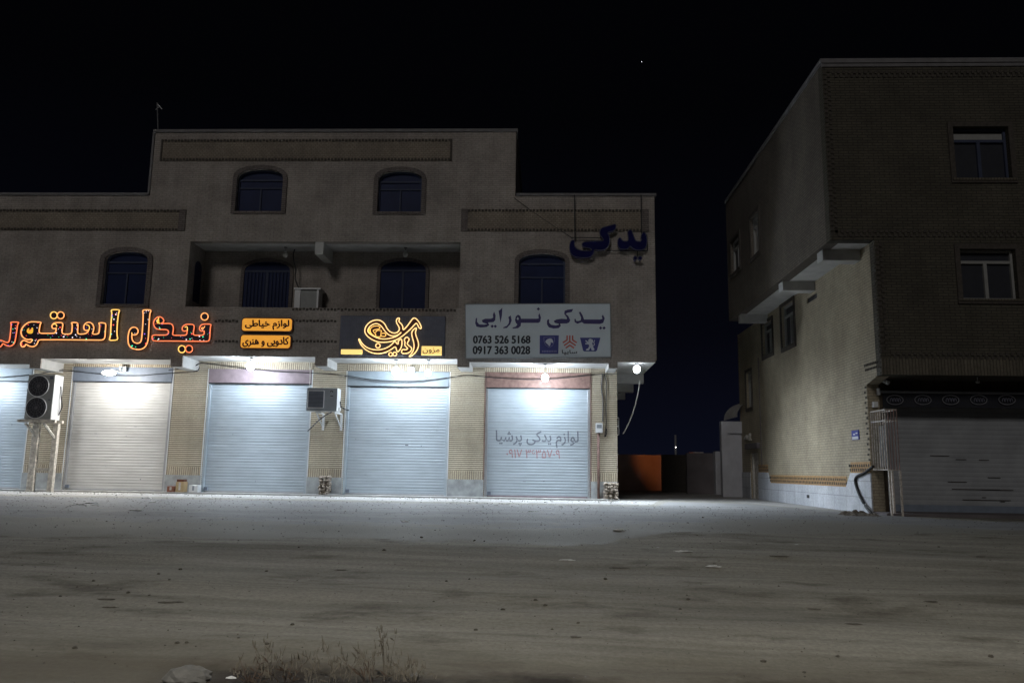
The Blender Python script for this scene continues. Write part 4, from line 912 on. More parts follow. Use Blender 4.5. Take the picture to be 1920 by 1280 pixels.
# front walls with windows
RW = [(1788, 1893, 238, 335), (1801, 1906, 467, 561)]
def rrct(x0, x1, y0, y1, Y): return X_(x0, (y0 + y1) / 2, Y), X_(x1, (y0 + y1) / 2, Y), Z_((x0 + x1) / 2, y1, Y), Z_((x0 + x1) / 2, y0, Y)
h0, h1 = rrct(*RW[0], YR), rrct(*RW[1], YR)
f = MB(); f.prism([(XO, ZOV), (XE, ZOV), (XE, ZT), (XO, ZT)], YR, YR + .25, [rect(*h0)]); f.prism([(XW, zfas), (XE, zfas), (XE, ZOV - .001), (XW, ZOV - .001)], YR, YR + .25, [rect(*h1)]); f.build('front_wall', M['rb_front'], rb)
# side walls: built in (y,z) and turned
def side(poly, x0, x1, holes, name, mat, parent):
    m = MB(); m.prism([(p[0], p[1]) for p in poly], 0, 1, holes)
    m.v = [(x0 if v[1] < .5 else x1, v[0], v[2]) for v in m.v]
    return m.build(name, mat, parent)
def sidebox(x0, x1, yt, yb, X):           # px box on a side wall -> y0,y1,z0,z1  (y0 = near)
    a = PXp(x1, (yt + yb) / 2, X); b = PXp(x0, (yt + yb) / 2, X); zc = PXp((x0 + x1) / 2, yt, X).z, PXp((x0 + x1) / 2, yb, X).z
    return a.y, b.y, zc[1], zc[0]
ow = [sidebox(1408, 1424, 400, 478, XO), sidebox(1371, 1388, 445, 508, XO)]
lw = [sidebox(1466, 1490, 568, 648, XW), sidebox(1430, 1449, 603, 664, XW), sidebox(1400, 1410, 696, 764, XW), sidebox(1513, 1532, 554, 564, XW)]
dr = sidebox(1408, 1423, 848, 938, XW)
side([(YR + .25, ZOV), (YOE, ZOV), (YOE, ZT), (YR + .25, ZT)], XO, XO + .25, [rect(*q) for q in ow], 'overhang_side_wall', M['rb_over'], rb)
zpn = PXp(1645, 705, XW).z
yrec = YR + REC
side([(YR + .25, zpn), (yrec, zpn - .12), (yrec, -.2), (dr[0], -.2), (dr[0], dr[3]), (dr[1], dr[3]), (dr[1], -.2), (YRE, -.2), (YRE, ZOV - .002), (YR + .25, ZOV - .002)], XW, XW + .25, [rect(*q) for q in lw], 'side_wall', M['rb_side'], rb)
f = MB(); f.box(XW + .25, XE, YRE - .25, YRE, -.2, ZOV).box(XO + .25, XE, YOE - .25, YOE, ZOV, ZT).box(XE - .2, XE, YR + .25, YRE - .25, -.2, ZT - .05); f.build('rear_wall', M['rb_front'], rb)
f = MB(); f.box(XO + .25, XE, YR + .25, YOE - .25, ZT - .3, ZT - .1); f.build('roof', M['coping'], rb)
f = MB(); f.box(XO + .002, XW, YR + .25, YOE - .002, ZOV + .001, ZOV + .12); f.box(XO + .25, XE, YR + .251, YOE - .25, ZOV + .121, ZOV + .2); f.build('overhang_soffit', M['plaster'], rb)
for (u, v) in ((1535, 468), (1462, 545), (1385, 603)):
    yb_ = PXp(u, v, XO).y; q = MB(); q.box(XO + .08, XW - .003, yb_, yb_ + .35, ZOV - .24, ZOV - .001); q.build('overhang_beam', M['plaster'], rb)
# cornice + coping
f = MB(); f.box(XO - .04, XE, YR - .05, YR + .3, ZT, ZT + .1).box(XO - .04, XO + .3, YR + .3, YOE, ZT, ZT + .1); f.box(XO - .02, XE, YR - .025, YR - .001, ZT - .08, ZT - .001); f.build('roof_coping', M['coping'], rb)
# toothed brick trims
d = MB()
def hband(x0, x1, z, Y, rows=2, pitch=.115):
    x = x0; k = 0
    while x < x1:
        for r_ in range(rows): d.box(x + (pitch / 2 if r_ % 2 else 0), x + (pitch / 2 if r_ % 2 else 0) + .06, Y - .022, Y - .001, z - r_ * .085, z - r_ * .085 + .06)
        x += pitch
def vband(x, z0, z1, Y, pitch=.11):
    z = z0; k = 0
    while z < z1 - .07:
        d.box(x + .015, x + .075, Y - .022, Y - .001, z, z + .065); d.box(x + .10, x + .155, Y - .022, Y - .001, z + pitch / 2, z + pitch / 2 + .06); z += pitch
for fn, ar in ((hband, (XO + .2, XE, ZT - .24, YR)), (hband, (XO + .1, XE, ZOV + .16, YR)), (hband, (XW + .2, XE, P(1700, 665, YR).z, YR)), (vband, (XO, ZOV + .1, ZT - .1, YR)), (vband, (XW, zfas + .45, ZOV - .02, YR))):
    d = MB(); fn(*ar); d.build('toothed_brick_trim', M['dark_brick'], rb)
d = MB(); z = .95
def tooth(y, z, w_=.05, h_=.05, t=.015): d.box(XW - t, XW - .001, y, y + w_, z, z + h_)
z = zpn + .02
while z < ZOV - .1: tooth(YR + .03, z, .07, .05); z += .11
z = 1.0
while z < zpn - .15: tooth(yrec + .02 + (.05 if int(z / .11) % 2 else 0), z, .06, .045); z += .11
y = YR + .05
while y < yrec: 
    tooth(y, zpn + .17, .035, .05); tooth(y + .04, zpn + .27, .035, .05); y += .08
d.build('corner_teeth', M['dark_brick'], rb)
f = MB(); f.box(XW + .0, XE, YR - .012, YR - .001, zfas + .0, zfas + .34); f.build('soldier_fascia', M['rb_soldier'], rb)
# plinth
pf = [(1640, 880), (1625, 884), (1594, 886), (1586, 912), (1444, 905), (1439, 887), (1424, 885)]
pp = [PXp(u, v, XW - .03) for u, v in pf]
zl = sum(pp[i].z for i in (3, 4)) / 2; zh = sum(pp[i].z for i in (1, 2, 5, 6)) / 4
pol = [(yrec + .002, -.2), (dr[0] - .002, -.2), (dr[0] - .002, zh), (pp[5].y, zh), (pp[4].y, zl), (pp[3].y, zl), (pp[2].y, zh), (yrec + .002, zh)]
side(pol, XW - .03, XW - .001, [], 'marble_plinth', M['marble'], rb)
side(rect(dr[1] + .002, YRE, -.2, zh), XW - .03, XW - .001, [], 'marble_plinth', M['marble'], rb)
d = MB()
def tr_row(ya, yb2, z):
    y = ya
    while y < yb2: d.box(XW - .02, XW - .002, y, y + .05, z + .035, z + .10); d.box(XW - .02, XW - .002, y + .05, y + .1, z + .13, z + .19); y += .12
f = MB(); f.box(XW - .012, XW - .0015, pp[3].y, pp[4].y, zl, zl + .24).box(XW - .012, XW - .0015, yrec + .01, pp[2].y, zh, zh + .24).box(XW - .012, XW - .0015, pp[5].y, dr[0] - .01, zh, zh + .24); f.build('orange_brick_course', M['rb_band'], rb)
tr_row(pp[3].y, pp[4].y, zl); tr_row(yrec + .02, pp[2].y, zh); tr_row(pp[5].y, dr[0] - .03, zh); d.build('plinth_brick_teeth', M['dark_brick'], rb)
# recess: pier front, shutter, soffit
xp0, xp1 = XW + .002, P(1655, 740, yrec).x
f = MB(); f.box(XW + .25, xp1, yrec, yrec + .4, -.2, zfas).box(XW + .25, XE, yrec + .43, yrec + .6, 2.35, zfas + .3); f.build('recess_wall', M['rb_brown'], rb)
f = MB(); f.box(XW + .25, XE, YR + .251, yrec + .6, zfas + .02, zfas + .12); f.build('recess_soffit', M['rb_soldier'], rb)
YS = yrec + .40
p = MB(); z = .2; zz = []
while z < 2.6: zz += [z, z + .03, z + .07, z + .088]; z += .1
for q in zz:
    t = ((q - .2) % .1) / .1
    for x in (xp1, XE - .3): p.v.append((x, YS - .007 * math.sin(math.pi * t), q))
for i in range(len(zz) - 1): p.f.append((2 * i, 2 * i + 1, 2 * i + 3, 2 * i + 2)); p.mi.append(0)
rs = p.build('roller_shutter', M['rsh'], rb, recalc=False)
m = MB(); m.box(xp1, XE - .3, YS - .06, YS + .02, -.05, .2); m.build('bottom_bar', M['box_blue'], rs)
m = MB(); rg = random.Random(5)
for (u, v, L_) in ((1762, 854, 36), (1802, 861, 20), (1845, 862, 19), (1864, 895, 24), (1795, 903, 36), (1830, 917, 90), (1870, 918, 60), (1850, 937, 90), (1845, 932, 8), (1880, 940, 8), (1701, 946, 8)):
    q = P(u, v, YS - .02); m.box(q.x - L_ / 180, q.x + L_ / 180, YS - .026, YS - .018, q.z - .007, q.z + .006)
m.build('dent_marks', M['dark_brick'], rs)
f = MB(); f.box(XW - .02, XE, YR + .1, yrec + .6, -.1, .06); f.build('entrance_step', M['greywall'], rb)
# windows of the right building
def rwin(q, Y, frame, split, label=None):
    x0, x1, z0, z1 = q; c = MB(); cm = .10; c.prism(rect(x0 - cm, x1 + cm, z0 - cm, z1 + cm), Y - .04, Y - .001, [rect(x0 + .004, x1 - .004, z0 + .004, z1 - .004)]); wn = c.build('window_surround', M['dark_brick'], rb)
    p = MB(); p.box(x0, x1, Y + .16, Y + .18, z0, z1); p.build('pane', M['grille'], wn)
    zt_ = z1 - (z1 - z0) * .24; xm = (x0 + x1) / 2; fr_ = MB(); y0, y1 = Y + .10, Y + .158
    fr_.box(x0, x0 + .05, y0, y1, z0, z1).box(x1 - .05, x1, y0, y1, z0, z1).box(x0 + .05, x1 - .05, y0, y1, z1 - .045, z1).box(x0 + .05, x1 - .05, y0, y1, z0, z0 + .045).box(x0 + .05, x1 - .05, y0 + .003, y1, zt_ - .03, zt_ + .03).box(xm - .035, xm + .035, y0 + .003, y1, z0 + .045, zt_ - .03); fr_.build('frame', M[frame], wn)
    if split: t = MB(); t.box(x0 + .05, x1 - .05, Y + .145, Y + .157, zt_ + .03, z1 - .1); t.build('transom_blind', M['whiteframe'], wn)
    s_ = MB(); s_.box(x0 - .08, x1 + .08, Y - .06, Y + .1, z0 - .05, z0 - .002); s_.build('sill', M['rb_soldier'], wn)
rwin(h0, YR, 'winframe', True); rwin(h1, YR, 'whiteframe', False)
def swin(q, X, frame, lit=False):
    y0, y1, z0, z1 = q; c = MB(); c.prism(rect(y0 - .09, y1 + .09, z0 - .12, z1 + .09), 0, 1, [rect(y0, y1, z0, z1)]); c.v = [(X - .035 if v[1] < .5 else X - .001, v[0], v[2]) for v in c.v]; wn = c.build('side_window_surround', M['dark_brick'], rb)
    p = MB(); p.box(X + .13, X + .15, y0, y1, z0, z1); p.build('pane', M['offwhite'] if lit else M['grille'], wn)
    zt_ = z1 - (z1 - z0) * .25; ym = (y0 + y1) / 2; f_ = MB(); a_, b_ = X + .07, X + .128
    f_.box(a_, b_, y0, y0 + .06, z0, z1).box(a_, b_, y1 - .06, y1, z0, z1).box(a_, b_, y0 + .06, y1 - .06, z0, z0 + .05).box(a_, b_, y0 + .06, y1 - .06, z1 - .05, z1).box(a_, b_, y0 + .06, y1 - .06, zt_ - .03, zt_ + .03).box(a_, b_, ym - .035, ym + .035, z0 + .05, zt_ - .03); f_.build('frame', M[frame], wn)
for k, q in enumerate(ow): swin(q, XO, 'whiteframe', k == 0)
for q in lw[:3]: swin(q, XW, 'whiteframe')
y0, y1, z0, z1 = lw[3]; m = MB(); m.box(XW + .03, XW + .06, y0, y1, z0, z1)
m.build('wall_vent', M['black'], rb)
m = MB(); m.box(XW + .1, XW + .15, dr[0], dr[1], -.1, dr[3]); dd = m.build('side_door', M['wood'], rb)
m = MB(); m.box(XW + .05, XW + .099, dr[0], dr[0] + .1, 0, dr[3]).box(XW + .05, XW + .099, dr[1] - .1, dr[1], 0, dr[3]); m.build('door_frame', M['offwhite'], dd)
m = MB(); m.box(XW - .10, XW - .002, dr[0] - .25, dr[1] + .3, dr[3] + .12, dr[3] + .3); m.build('door_canopy', M['greywall'], rb)
q = PXp(1423.5, 700, XW); m = MB(); m.box(XW - .03, XW - .002, q.y - .02, q.y + .02, zh + .2, ZOV - 1.2); m.build('wall_joint_strip', M['casing'], rb)
# things on the right building
q = PXp(1605, 815, XW); m = MB(); m.box(XW - .02, XW - .003, q.y - .2, q.y + .2, q.z - .105, q.z + .1); pl_ = m.build('street_plate', M['bluep']); tag(pl_, 'small blue plate on the side wall near the corner of the right building', 'plate')
m = MB(); m.box(XW - .024, XW - .0205, q.y - .17, q.y + .17, q.z - .095, q.z - .035); m.box(XW - .024, XW - .0205, q.y - .14, q.y - .04, q.z + .02, q.z + .05); m.box(XW - .024, XW - .0205, q.y + .0, q.y + .1, q.z + .0, q.z + .03); m.build('white_panel', M['white'], pl_)
# cage
cz0, cz1 = P(1650, 880, YR).z, P(1650, 767, YR).z; cx0, cx1 = XW + .04, P(1684, 820, YR + .05).x; cy0, cy1 = YR + .06, yrec - .03
cg = tag(empty('bar_cage', ((cx0 + cx1) / 2, (cy0 + cy1) / 2, 0)), 'rusty metal bar cage on legs at the corner of the right building', 'cage')
m = MB()
for i in range(7): y = cy0 + (cy1 - cy0) * i / 6; m.tube([(cx0, y, cz0), (cx0, y, cz1)], .012, 6)
m.build('side_bars', M['bar'], cg)
m = MB()
for i in range(1, 5): x = cx0 + (cx1 - cx0) * i / 4; m.tube([(x, cy0, cz0), (x, cy0, cz1)], .010, 6)
m.build('front_bars', M['box_rust'], cg)  # darker than the side bars: front face shade painted in
m = MB()
for z in (cz0, cz1, cz1 - .22): m.tube([(cx0, cy1, z), (cx0, cy0, z), (cx1, cy0, z), (cx1, cy1, z)], .016, 4)
m.build('frame', M['bar'], cg)
for (x, y) in ((cx0 + .02, cy0), (cx1, cy0), ((cx0 + cx1) / 2, cy0 + .1)):
    m = MB(); m.tube([(x, y, 0), (x, y, cz0 - .016)], .026, 4); m.build('leg', M['bar'], cg)
m = MB(); m.box(cx0 + .1, cx1 - .12, cy0 + .25, cy1 - .1, cz0 + .05, cz1 - .3); m.build('meter_case', M['black'], cg)  # black stands in for the shade inside the cage
# banner
pz = P(1780, 735.5, yrec - .05); yb3 = yrec - .05
m = MB(); z0, z1 = P(1780, 764, yb3).z, P(1780, 738.5, yb3).z; xb0, xb1 = P(1655, 750, yb3).x, XE - .5
n = 60
for i in range(n + 1):
    x = xb0 + (xb1 - xb0) * i / n; yy = yb3 + .02 * math.sin(i * .9) * .6
    m.v += [(x, yy, z0), (x, yy, z1)]
for i in range(n): m.f.append((2 * i, 2 * i + 2, 2 * i + 3, 2 * i + 1)); m.mi.append(0)
bn = tag(empty('shop_banner', ((xb0 + xb1) / 2, yb3, z0)), 'black banner strip printed with grey ovals above the right shutter', 'banner')
m.build('cloth', M['banner'], bn, recalc=False)
m = MB(); m.tube([(xb0 - .06, yb3, pz.z), (xb1, yb3, pz.z)], .028, 8); m.build('pole', M['rail'], bn); m = MB(); m.box(xb0 - .1, xb0 - .06, yb3 - .05, yb3 + .1, pz.z - .07, pz.z + .07); m.build('pole_bracket', M['white'], bn)
for u in (1678, 1730.5, 1782.5, 1835, 1888):
    c = P(u, 749.5, yb3 - .035); m = MB(); m.tube([(c.x + .17 * math.cos(t * math.pi / 14), c.y, c.z + .098 * math.sin(t * math.pi / 14)) for t in range(28)], .010, 4, True); ov = m.build('oval_print', M['oval'], bn)
    m = MB(); rg = random.Random(int(u))
    for k in range(4): m.tube(chaikin([(c.x - .10 + k * .055 + rg.uniform(-.01, .01), c.y, c.z - .04), (c.x - .09 + k * .055, c.y, c.z + .02), (c.x - .06 + k * .055, c.y, c.z + .045), (c.x - .05 + k * .055, c.y, c.z - .03)], False, 1), .009, 4)
    m.build('script', M['ovalin'], ov)
def camera_box(px, py, Y, label, tip):
    c = P(px, py, Y); e = tag(empty('security_camera', (c.x, c.y, c.z)), label, 'camera')
    m = MB(); t = P(tip[0], tip[1], Y - .12); m.tube([tuple(c), tuple(t)], .045, 8); m.build('camera_body', M['white'], e)
    m = MB(); m.box(c.x - .06, c.x - .02, c.y - .03, c.y + .2, c.z - .06, c.z + .1); m.build('mount', M['white'], e)
camera_box(1654, 712, yrec - .1, 'white bullet camera under the canopy of the right building', (1666, 718))
c = P(1833, 716, YR + .45); e = tag(empty('hanging_bulb', (c.x, c.y, c.z)), 'small unlit lamp hanging under the canopy of the right building', 'light bulb'); m = MB(); m.ball(c, .045, .045, .03); m.build('bulb_glass', M['bulb_off'], e); m = MB(); m.tube([(c.x, c.y, c.z + .02), (c.x, c.y, zfas + .02)], .008, 5); m.build('cord', M['white'], e)
q = P(1641, 758, yrec - .06); m = MB(); m.box(q.x - .05, q.x + .05, yrec - .1, yrec - .003, q.z - .06, q.z + .06); tag(m.build('junction_box', M['white'], bevel=.008), 'small white junction box above the bar cage', 'electric box')
q0 = [PXp(1637, 874, XW - .06), PXp(1622, 886, XW - .07), PXp(1604, 893, XW - .06), PXp(1603, 905, XW - .06), PXp(1612, 930, XW - .07), PXp(1624, 951, XW - .1), PXp(1634, 962, XW - .15)]
m = MB(); m.tube(chaikin([tuple(p) for p in q0], False, 2), .03, 7); tag(m.build('hose', M['black'], smooth=True), 'thick black hose looping down the marble plinth at the corner', 'hose')
q = PXp(1408, 820, XW); m = MB()
m.tube([(XW - .05, q.y + .55, q.z - .02), (XW - .06, q.y + .3, q.z + .06), (XW - .06, q.y + .1, q.z - .05), (XW - .05, q.y - .1, q.z + .1), (XW - .05, q.y - .15, q.z - .1)], .05, 6); tag(m.build('wall_lamp', M['offwhite']), 'small curled wall fixture above the side door', 'lamp')
q = PXp(1515, 930, XW - .034); m = MB(); m.box(XW - .036, XW - .031, q.y - .1, q.y + .1, q.z - .045, q.z + .04); m.build('plinth_vent', M['black'], rb)
# rubble heap
def heap(px0, px1, py, h, name, label, cat, mat, dep=.5, seed=1):
    a, b = G(px0, py), G(px1, py); m = MB(); nx_, ny_ = 36, 14; cx, cy = (a.x + b.x) / 2, a.y + .15; L_ = (b.x - a.x) / 2
    for j in range(ny_ + 1):
        for i in range(nx_ + 1):
            u, v = i / nx_ * 2 - 1, j / ny_ * 2 - 1; k = max(0, 1 - u * u) * max(0, 1 - v * v)
            m.v.append((cx + L_ * u, cy + dep * v, gz(cx + L_ * u, cy + dep * v) - .02 + h * k * (.75 + .8 * noise.noise((u * 4, v * 3, seed))) + .03 * k * noise.noise((u * 16, v * 9, seed))))
    for j in range(ny_):
        for i in range(nx_): q_ = j * (nx_ + 1) + i; m.f.append((q_, q_ + 1, q_ + nx_ + 2, q_ + nx_ + 1)); m.mi.append(0)
    return tag(m.build(name, M[mat], recalc=False), label, cat)
heap(1572, 1648, 967, .14, 'rubble_heap', 'low heap of earth rubble at the corner of the right building', 'rubble', 'rubble', .45)

# ================================================================== ALLEY
YA = 5.2
e = tag(empty('gateway', (6.4, YA, 0)), 'pale gateway wall with grey metal gate behind the right building', 'gateway')
a0, a1 = P(1356, 930, YA), P(1400, 790, YA)
m = MB(); m.box(a0.x, P(1367, 900, YA).x, YA, YA + .3, -.2, a1.z).box(P(1367, 900, YA).x, a1.x + .5, YA, YA + .3, P(1370, 812, YA).z, a1.z); m.build('wall', M['whitewash'], e)
m = MB(); m.box(P(1367, 900, YA).x, a1.x + .5, YA + .1, YA + .15, -.1, P(1370, 812, YA).z); m.build('gate_leaf', M['whitewash'], e)
m = MB(); na, nb = 12, 40; x0 = P(1358, 780, YA + 1.7).x; zc = P(1370, 783, YA + .3).z
for i in range(na + 1):
    t = math.pi * .5 * i / na
    for j in range(nb + 1):
        yy = YA - .3 + 2.0 * j / nb; r_ = .62 + .015 * math.cos(j * math.pi / 2); m.v.append((x0 + .75 - .75 * math.cos(t) * (r_ / .62), yy, zc + r_ * math.sin(t)))
for i in range(na):
    for j in range(nb): q_ = i * (nb + 1) + j; m.f.append((q_, q_ + 1, q_ + nb + 2, q_ + nb + 1)); m.mi.append(0)
tag(m.build('curved_tin_roof', M['tin'], recalc=False), 'curved corrugated tin roof above the pale gateway', 'roof')
def wallseg(x0, x1, ytop, ybase, mat, label, th=.25, name='wall', Yoff=None):
    b = G(x0, ybase) if Yoff is None else P(x0, ybase, Yoff); Y = b.y if Yoff is None else Yoff
    m = MB(); m.box(P(x0, ybase, Y).x, P(x1, ybase, Y).x, Y, Y + th, -.3, P((x0 + x1) / 2, ytop, Y).z); return tag(m.build(name, M[mat], bevel=.01), label, 'wall')
wallseg(1289, 1347, 849, 924, 'greywall', 'grey rendered boundary wall closing the alley', Yoff=8.6)
wallseg(1343, 1357, 846, 927, 'whitewash', 'pale gate pillar beside the grey alley wall', .4, 'gate_pillar', 8.2)
wallseg(1242, 1291, 852, 921, 'dark_brick', 'dark wall stretch between the orange lit wall and the grey alley wall', Yoff=10.6)  # wall lies in shadow, painted in by the dark material
wallseg(1150, 1243, 852, 919, 'whitewash', 'wall at the alley end lit orange by a hidden lamp', Yoff=13.2)
m = MB(); q0, q1 = P(1100, 866, 16), P(1188, 853, 16); m.box(q0.x, q1.x, 15.5, 16.5, q0.z, q1.z); tag(m.build('shed_roof', M['tin']), 'pale shed roof edge beyond the alley end at left', 'roof')
m = MB(); q0, q1 = P(1300, 850, 12), P(1319, 847, 12); m.box(q0.x, q1.x, 12, 13, q0.z, q1.z); tag(m.build('flat_awning', M['tin']), 'small flat tin awning above the grey alley wall', 'awning')
q = P(1267, 852, 30); t = P(1267, 815, 30); e = tag(empty('utility_pole', (q.x, 30, 0)), 'thin utility pole with a tiny white lamp far down the alley', 'pole'); m = MB(); m.tube([(q.x, 30, 0), (q.x, 30, t.z)], .07, 6); m.build('pole', M['steel'], e); m = MB(); m.ball(P(1267, 838, 29.8), .03); m.build('lamp', M['farlamp'], e)
# sodium wall lamp at the back of the shops, hidden from the street
e = tag(empty('sodium_wall_lamp', (XR - .2, 9.7, 2.6)), 'orange lamp on the rear of the shop building lighting the alley end', 'lamp'); m = MB(); m.box(XR - .3, XR - .1, 9.52, 9.8, 2.6, 2.75); m.build('lamp_housing', M['steel'], e)
m = MB(); m.box(XR - .28, XR - .12, 9.81, 9.83, 2.61, 2.72); m.build('lamp_lens', M['sodium'], e)
l = spot('sodium_light', (XR - .2, 10.0, 2.7), 230, (1, .23, .05), e, R(40), 1.0, .1); tgt = Vector((5.9, 13.2, 1.2)) - Vector((XR - .2, 10.0, 2.7)); l.rotation_euler = tgt.to_track_quat('-Z', 'Y').to_euler()

# ================================================================== GROUND LITTER, STONES, WEEDS
def blob(name, px, py, rx, ry, rz, mat, label, cat, group, seed, jit=.3, nu=9, nv=6):
    p = G(px, py); rg = random.Random(seed); z = gz(p.x, p.y) + rz * .25; n0, f0 = road_edges(p.x)
    if n0 < p.y < f0: z += .018
    m = MB(); m.ball((p.x, p.y, z), rx, ry, rz, nu, nv, jit, rg); return tag(m.build(name, M[mat]), label, cat, group)
LG = 'paper scraps littering the forecourt'
scr = [(148, 948, .16), (168, 945, .14), (178, 949, .10), (130, 950, .06), (287, 943, .10), (274, 935, .14), (256, 960, .12), (480, 936, .08), (545, 945, .05), (757, 947, .05), (836, 946, .05), (855, 943, .05), (893, 943, .06), (905, 951, .07), (930, 949, .06), (950, 947, .05), (962, 950, .06), (970, 953, .05), (1000, 960, .12), (1027, 947, .06), (1053, 951, .07), (1080, 956, .05), (1100, 954, .06), (1160, 998, .12), (1281, 1035, .14), (1338, 1061, .10), (1063, 1051, .10), (1494, 1021, .03), (1233, 1026, .03), (760, 978, .10)]
for i, (u, v, r_) in enumerate(scr): blob('paper_scrap', u, v, r_ * .8, r_ * .28, r_ * .07 + .005, 'paper', 'crumpled white paper scrap lying on the forecourt', 'litter', LG, i, .45)
SG = 'small dark stones on the sand'
stn = [(145, 1100), (240, 1112), (113, 1117), (280, 1116), (338, 1067), (297, 1077), (317, 1092), (140, 1216), (332, 1207), (350, 1206), (447, 1200), (548, 1169), (837, 1091), (813, 1125), (943, 1142), (892, 1180), (1035, 1180), (1022, 1133), (1004, 1126), (1084, 1170), (1288, 1117), (1290, 1124), (1275, 1142), (1460, 1100), (1857, 1229), (1760, 1024), (1735, 1078), (1432, 1240), (1570, 1230), (1508, 1258), (1100, 1300), (500, 1068), (175, 1090), (880, 1088), (1135, 1087), (1318, 972), (560, 1030), (720, 1035), (790, 1010), (890, 1013), (908, 1014), (500, 1212)]
for i, (u, v) in enumerate(stn): r_ = .009 + .010 * ((i * 37) % 10) / 10; blob('stone', u, v, r_ * 1.3, r_, r_ * .8, 'stone', 'small dark stone lying on the sandy ground', 'stone', SG, 100 + i, .25)
DG = 'flat dark debris strips on the ground'
for i, (u, v, w_) in enumerate([(1461, 1046, .17), (1526, 1140, .08), (1744, 1130, .10), (1600, 1173, .09), (1078, 1196, .06), (200, 1123, .12), (310, 1128, .09), (335, 1127, .08), (205, 1137, .13), (255, 960, .16), (1160, 1063, .16), (640, 1066, .10), (1840, 1044, .08)]): blob('debris_strip', u, v, w_ * .8, .028, .007, 'stone', 'flat dark scrap lying on the sandy ground', 'debris', DG, 300 + i, .3)
blob('grey_slab', 352, 1276, .17, .13, .075, 'greystone', 'pale grey flat stone slab at the bottom edge of the picture', 'stone', None, 55, .12, 14, 8)
blob('white_stone', 776, 1274, .04, .035, .04, 'greystone', 'small pale pointed stone among the dead weeds', 'stone', None, 77, .2)
blob('white_scrap', 433, 1270, .03, .02, .010, 'paper', 'white plastic scrap beside the grey slab', 'litter', None, 78, .4)
def weed(px, py, h, n, label, seed, mat='dry', spread=.10, heads=True):
    p = G(px, py); rg = random.Random(seed); z = gz(p.x, p.y) - .01; e = tag(empty('dry_weed', (p.x, p.y, z)), label, 'weed', 'dead weeds along the near verge')
    st = MB(); hd = MB()
    for i in range(n):
        a = rg.uniform(0, 6.28); r_ = rg.uniform(0, spread * .5); b = Vector((p.x + r_ * math.cos(a), p.y + r_ * .5 * math.sin(a), z)); hh = h * rg.uniform(.55, 1.05); ln = rg.uniform(.2, .9) * spread
        pts = [b, b + Vector((math.cos(a) * ln * .3, math.sin(a) * ln * .3, hh * .5)), b + Vector((math.cos(a) * ln, math.sin(a) * ln, hh))]; pts = [Vector(q) for q in chaikin([tuple(q) for q in pts], False, 1)]
        st.tube(pts, .0030, 4, rend=.0016)
        for k in range(rg.randint(1, 3)):
            t = pts[rg.randint(1, len(pts) - 2)]; d_ = Vector((rg.uniform(-1, 1), rg.uniform(-.4, .4), rg.uniform(.1, .9))).normalized() * rg.uniform(.03, .09); st.face([tuple(t), tuple(t + d_ * .5 + Vector((.004, 0, .006))), tuple(t + d_), tuple(t + d_ * .5 - Vector((.004, 0, .006)))])
        if heads:
            for k in range(rg.randint(2, 5)):
                t = pts[-1] + Vector((rg.uniform(-.025, .025), rg.uniform(-.02, .02), rg.uniform(-.05, .02))); hd.tube([tuple(t), tuple(t + Vector((rg.uniform(-.012, .012), rg.uniform(-.01, .01), rg.uniform(.025, .05))))], .0055, 4, rend=.0015)
    st.build('stems', M[mat], e, recalc=False)
    if heads and hd.v: hd.build('seed_heads', M['dry'], e, recalc=False)
for i, (u, v, h, n, lb, sp) in enumerate([(505, 1270, .34, 6, 'tall leftmost dead weed with pale seed heads', .14), (535, 1278, .22, 8, 'bushy brown dead weed right of the leftmost tall one', .16), (578, 1279, .30, 5, 'thin dead weed with upright straight stems', .10), (612, 1283, .25, 6, 'dead weed with tangled stems in the middle of the verge', .16), (640, 1277, .34, 5, 'tall dead weed with hooked seed heads', .14), (668, 1283, .36, 5, 'tallest dead weed leaning right', .16), (700, 1284, .2, 7, 'short spreading dead weed', .18), (726, 1279, .42, 6, 'slender dead weed with a forked top', .08), (746, 1282, .22, 7, 'straw coloured dead weed tuft', .10), (775, 1285, .17, 9, 'low sparse dead weed at the right end of the weeds', .2), (470, 1280, .16, 12, 'low brown dead weed beside the grey slab', .16)]):
    weed(u, v, h * .8, n, lb, 500 + i, 'dry2' if i in (1, 6, 10) else 'dry', sp)
gv = MB(); rg = random.Random(21)
def pebble(mb, x, y, r_):
    n0, f0 = road_edges(x); z = gz(x, y) + (.016 if n0 < y < f0 else 0) + (.0 if y < -.42 else .045)
    b = len(mb.v); k = [Vector((rg.uniform(.6, 1.3) * math.cos(t * 2.1 + rg.uniform(-.4, .4)), rg.uniform(.6, 1.3) * math.sin(t * 2.1), rg.uniform(-.1, .2))) for t in range(3)] + [Vector((rg.uniform(-.3, .3), rg.uniform(-.3, .3), rg.uniform(.5, .9)))]
    mb.v += [(x + q.x * r_, y + q.y * r_, z + q.z * r_) for q in k]
    for f_ in ((0, 1, 3), (1, 2, 3), (2, 0, 3)): mb.f.append(tuple(b + i for i in f_)); mb.mi.append(mb.m)
for i in range(5200):
    y = -17.6 + rg.random() ** .75 * 14.0; x = rg.uniform(-1, 1) * (y + 23) * .72 + .4; gv.m = rg.choice([0, 0, 0, 1, 2]); pebble(gv, x, y, rg.choice([.004, .005, .006, .008, .011]) * (1 + (y + 17) * .05))
for i in range(700):
    x = rg.uniform(-15, 3); y = -.45 - abs(rg.gauss(0, 1.0)); gv.m = rg.choice([0, 1, 1, 3]); pebble(gv, x, y, rg.choice([.010, .014, .018, .028]))
tag(gv.build('gravel', [M['stone'], M['greystone'], M['rubble'], M['paper']], recalc=False), kind='stuff')
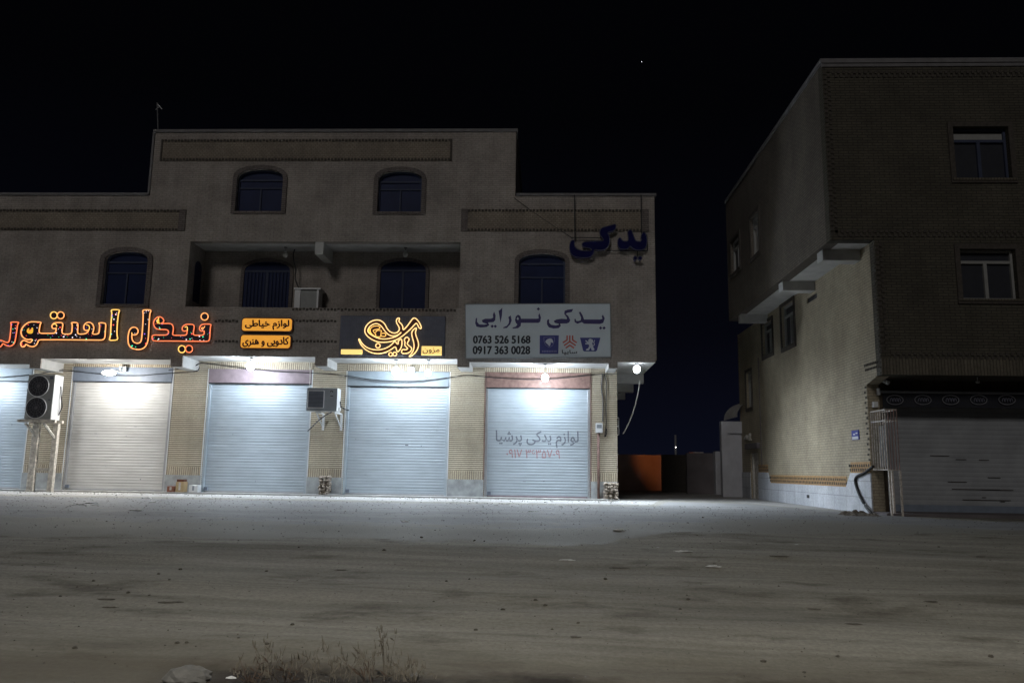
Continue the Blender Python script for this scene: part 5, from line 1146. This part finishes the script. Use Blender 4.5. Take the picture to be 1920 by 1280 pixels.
cv = MB(); rg = random.Random(11)
for i in range(4200):
    u = rg.uniform(395, 1000) if rg.random() < .8 else rg.uniform(395, 1500); p = G(u, rg.uniform(1248, 1330)) if False else None
    x = -2.05 + abs(rg.gauss(0, 1.1)) * 1.0; y = -17.42 - rg.random() ** 1.2 * 1.3; z = gz(x, y); s_ = rg.uniform(.008, .022); a = rg.uniform(0, 6.28); t = rg.uniform(.2, 1.2)
    d1 = Vector((math.cos(a) * s_ * 1.8, math.sin(a) * s_ * 1.8, t * s_)); d2 = Vector((-math.sin(a) * s_ * .5, math.cos(a) * s_ * .5, rg.uniform(0, .5) * s_)); o_ = Vector((x, y, z + rg.uniform(0, .03))); cv.m = rg.choice([0, 0, 1, 2])
    cv.face([o_ - d2, o_ + d1 * .5 - d2 * .3, o_ + d1, o_ + d1 * .4 + d2])
tag(cv.build('dead_ground_cover', [M['soilcover'], M['dry2'], M['dry']], recalc=False), kind='stuff')

# ================================================================== STAR, STREET LAMP BEHIND THE VIEWPOINT
p = CAM + ray(1203, 116) * 900; m = MB(); m.ball(p, .30, nu=8, nv=6); tag(m.build('star', M['star']), 'single faint star in the black sky', 'star')
SL = Vector((.3, -23.8, 9.0))
e = tag(empty('street_lamp', (SL.x - 3.6, SL.y, gz(SL.x - 3.6, SL.y))), 'tall street lamp beside the road lighting the sandy ground', 'street lamp')
m = MB(); m.tube([(SL.x - 3.6, SL.y, gz(SL.x - 3.6, SL.y)), (SL.x - 3.6, SL.y, 9.0), (SL.x - 3.0, SL.y, 9.4), (SL.x + .1, SL.y, 9.2)], .07, 8); m.build('pole', M['steel'], e)
m = MB(); m.box(SL.x - .3, SL.x + .4, SL.y - .15, SL.y + .15, 9.1, 9.25); m.build('lamp_housing', M['steel'], e)
m = MB(); m.box(SL.x - .2, SL.x + .3, SL.y - .12, SL.y + .12, 9.08, 9.098); m.build('lamp_lens', M['lamp_head'], e)
l = spot('street_light', (SL.x, SL.y, 9.0), 4700, (1, .965, .88), e, R(150), 1.0, .15)
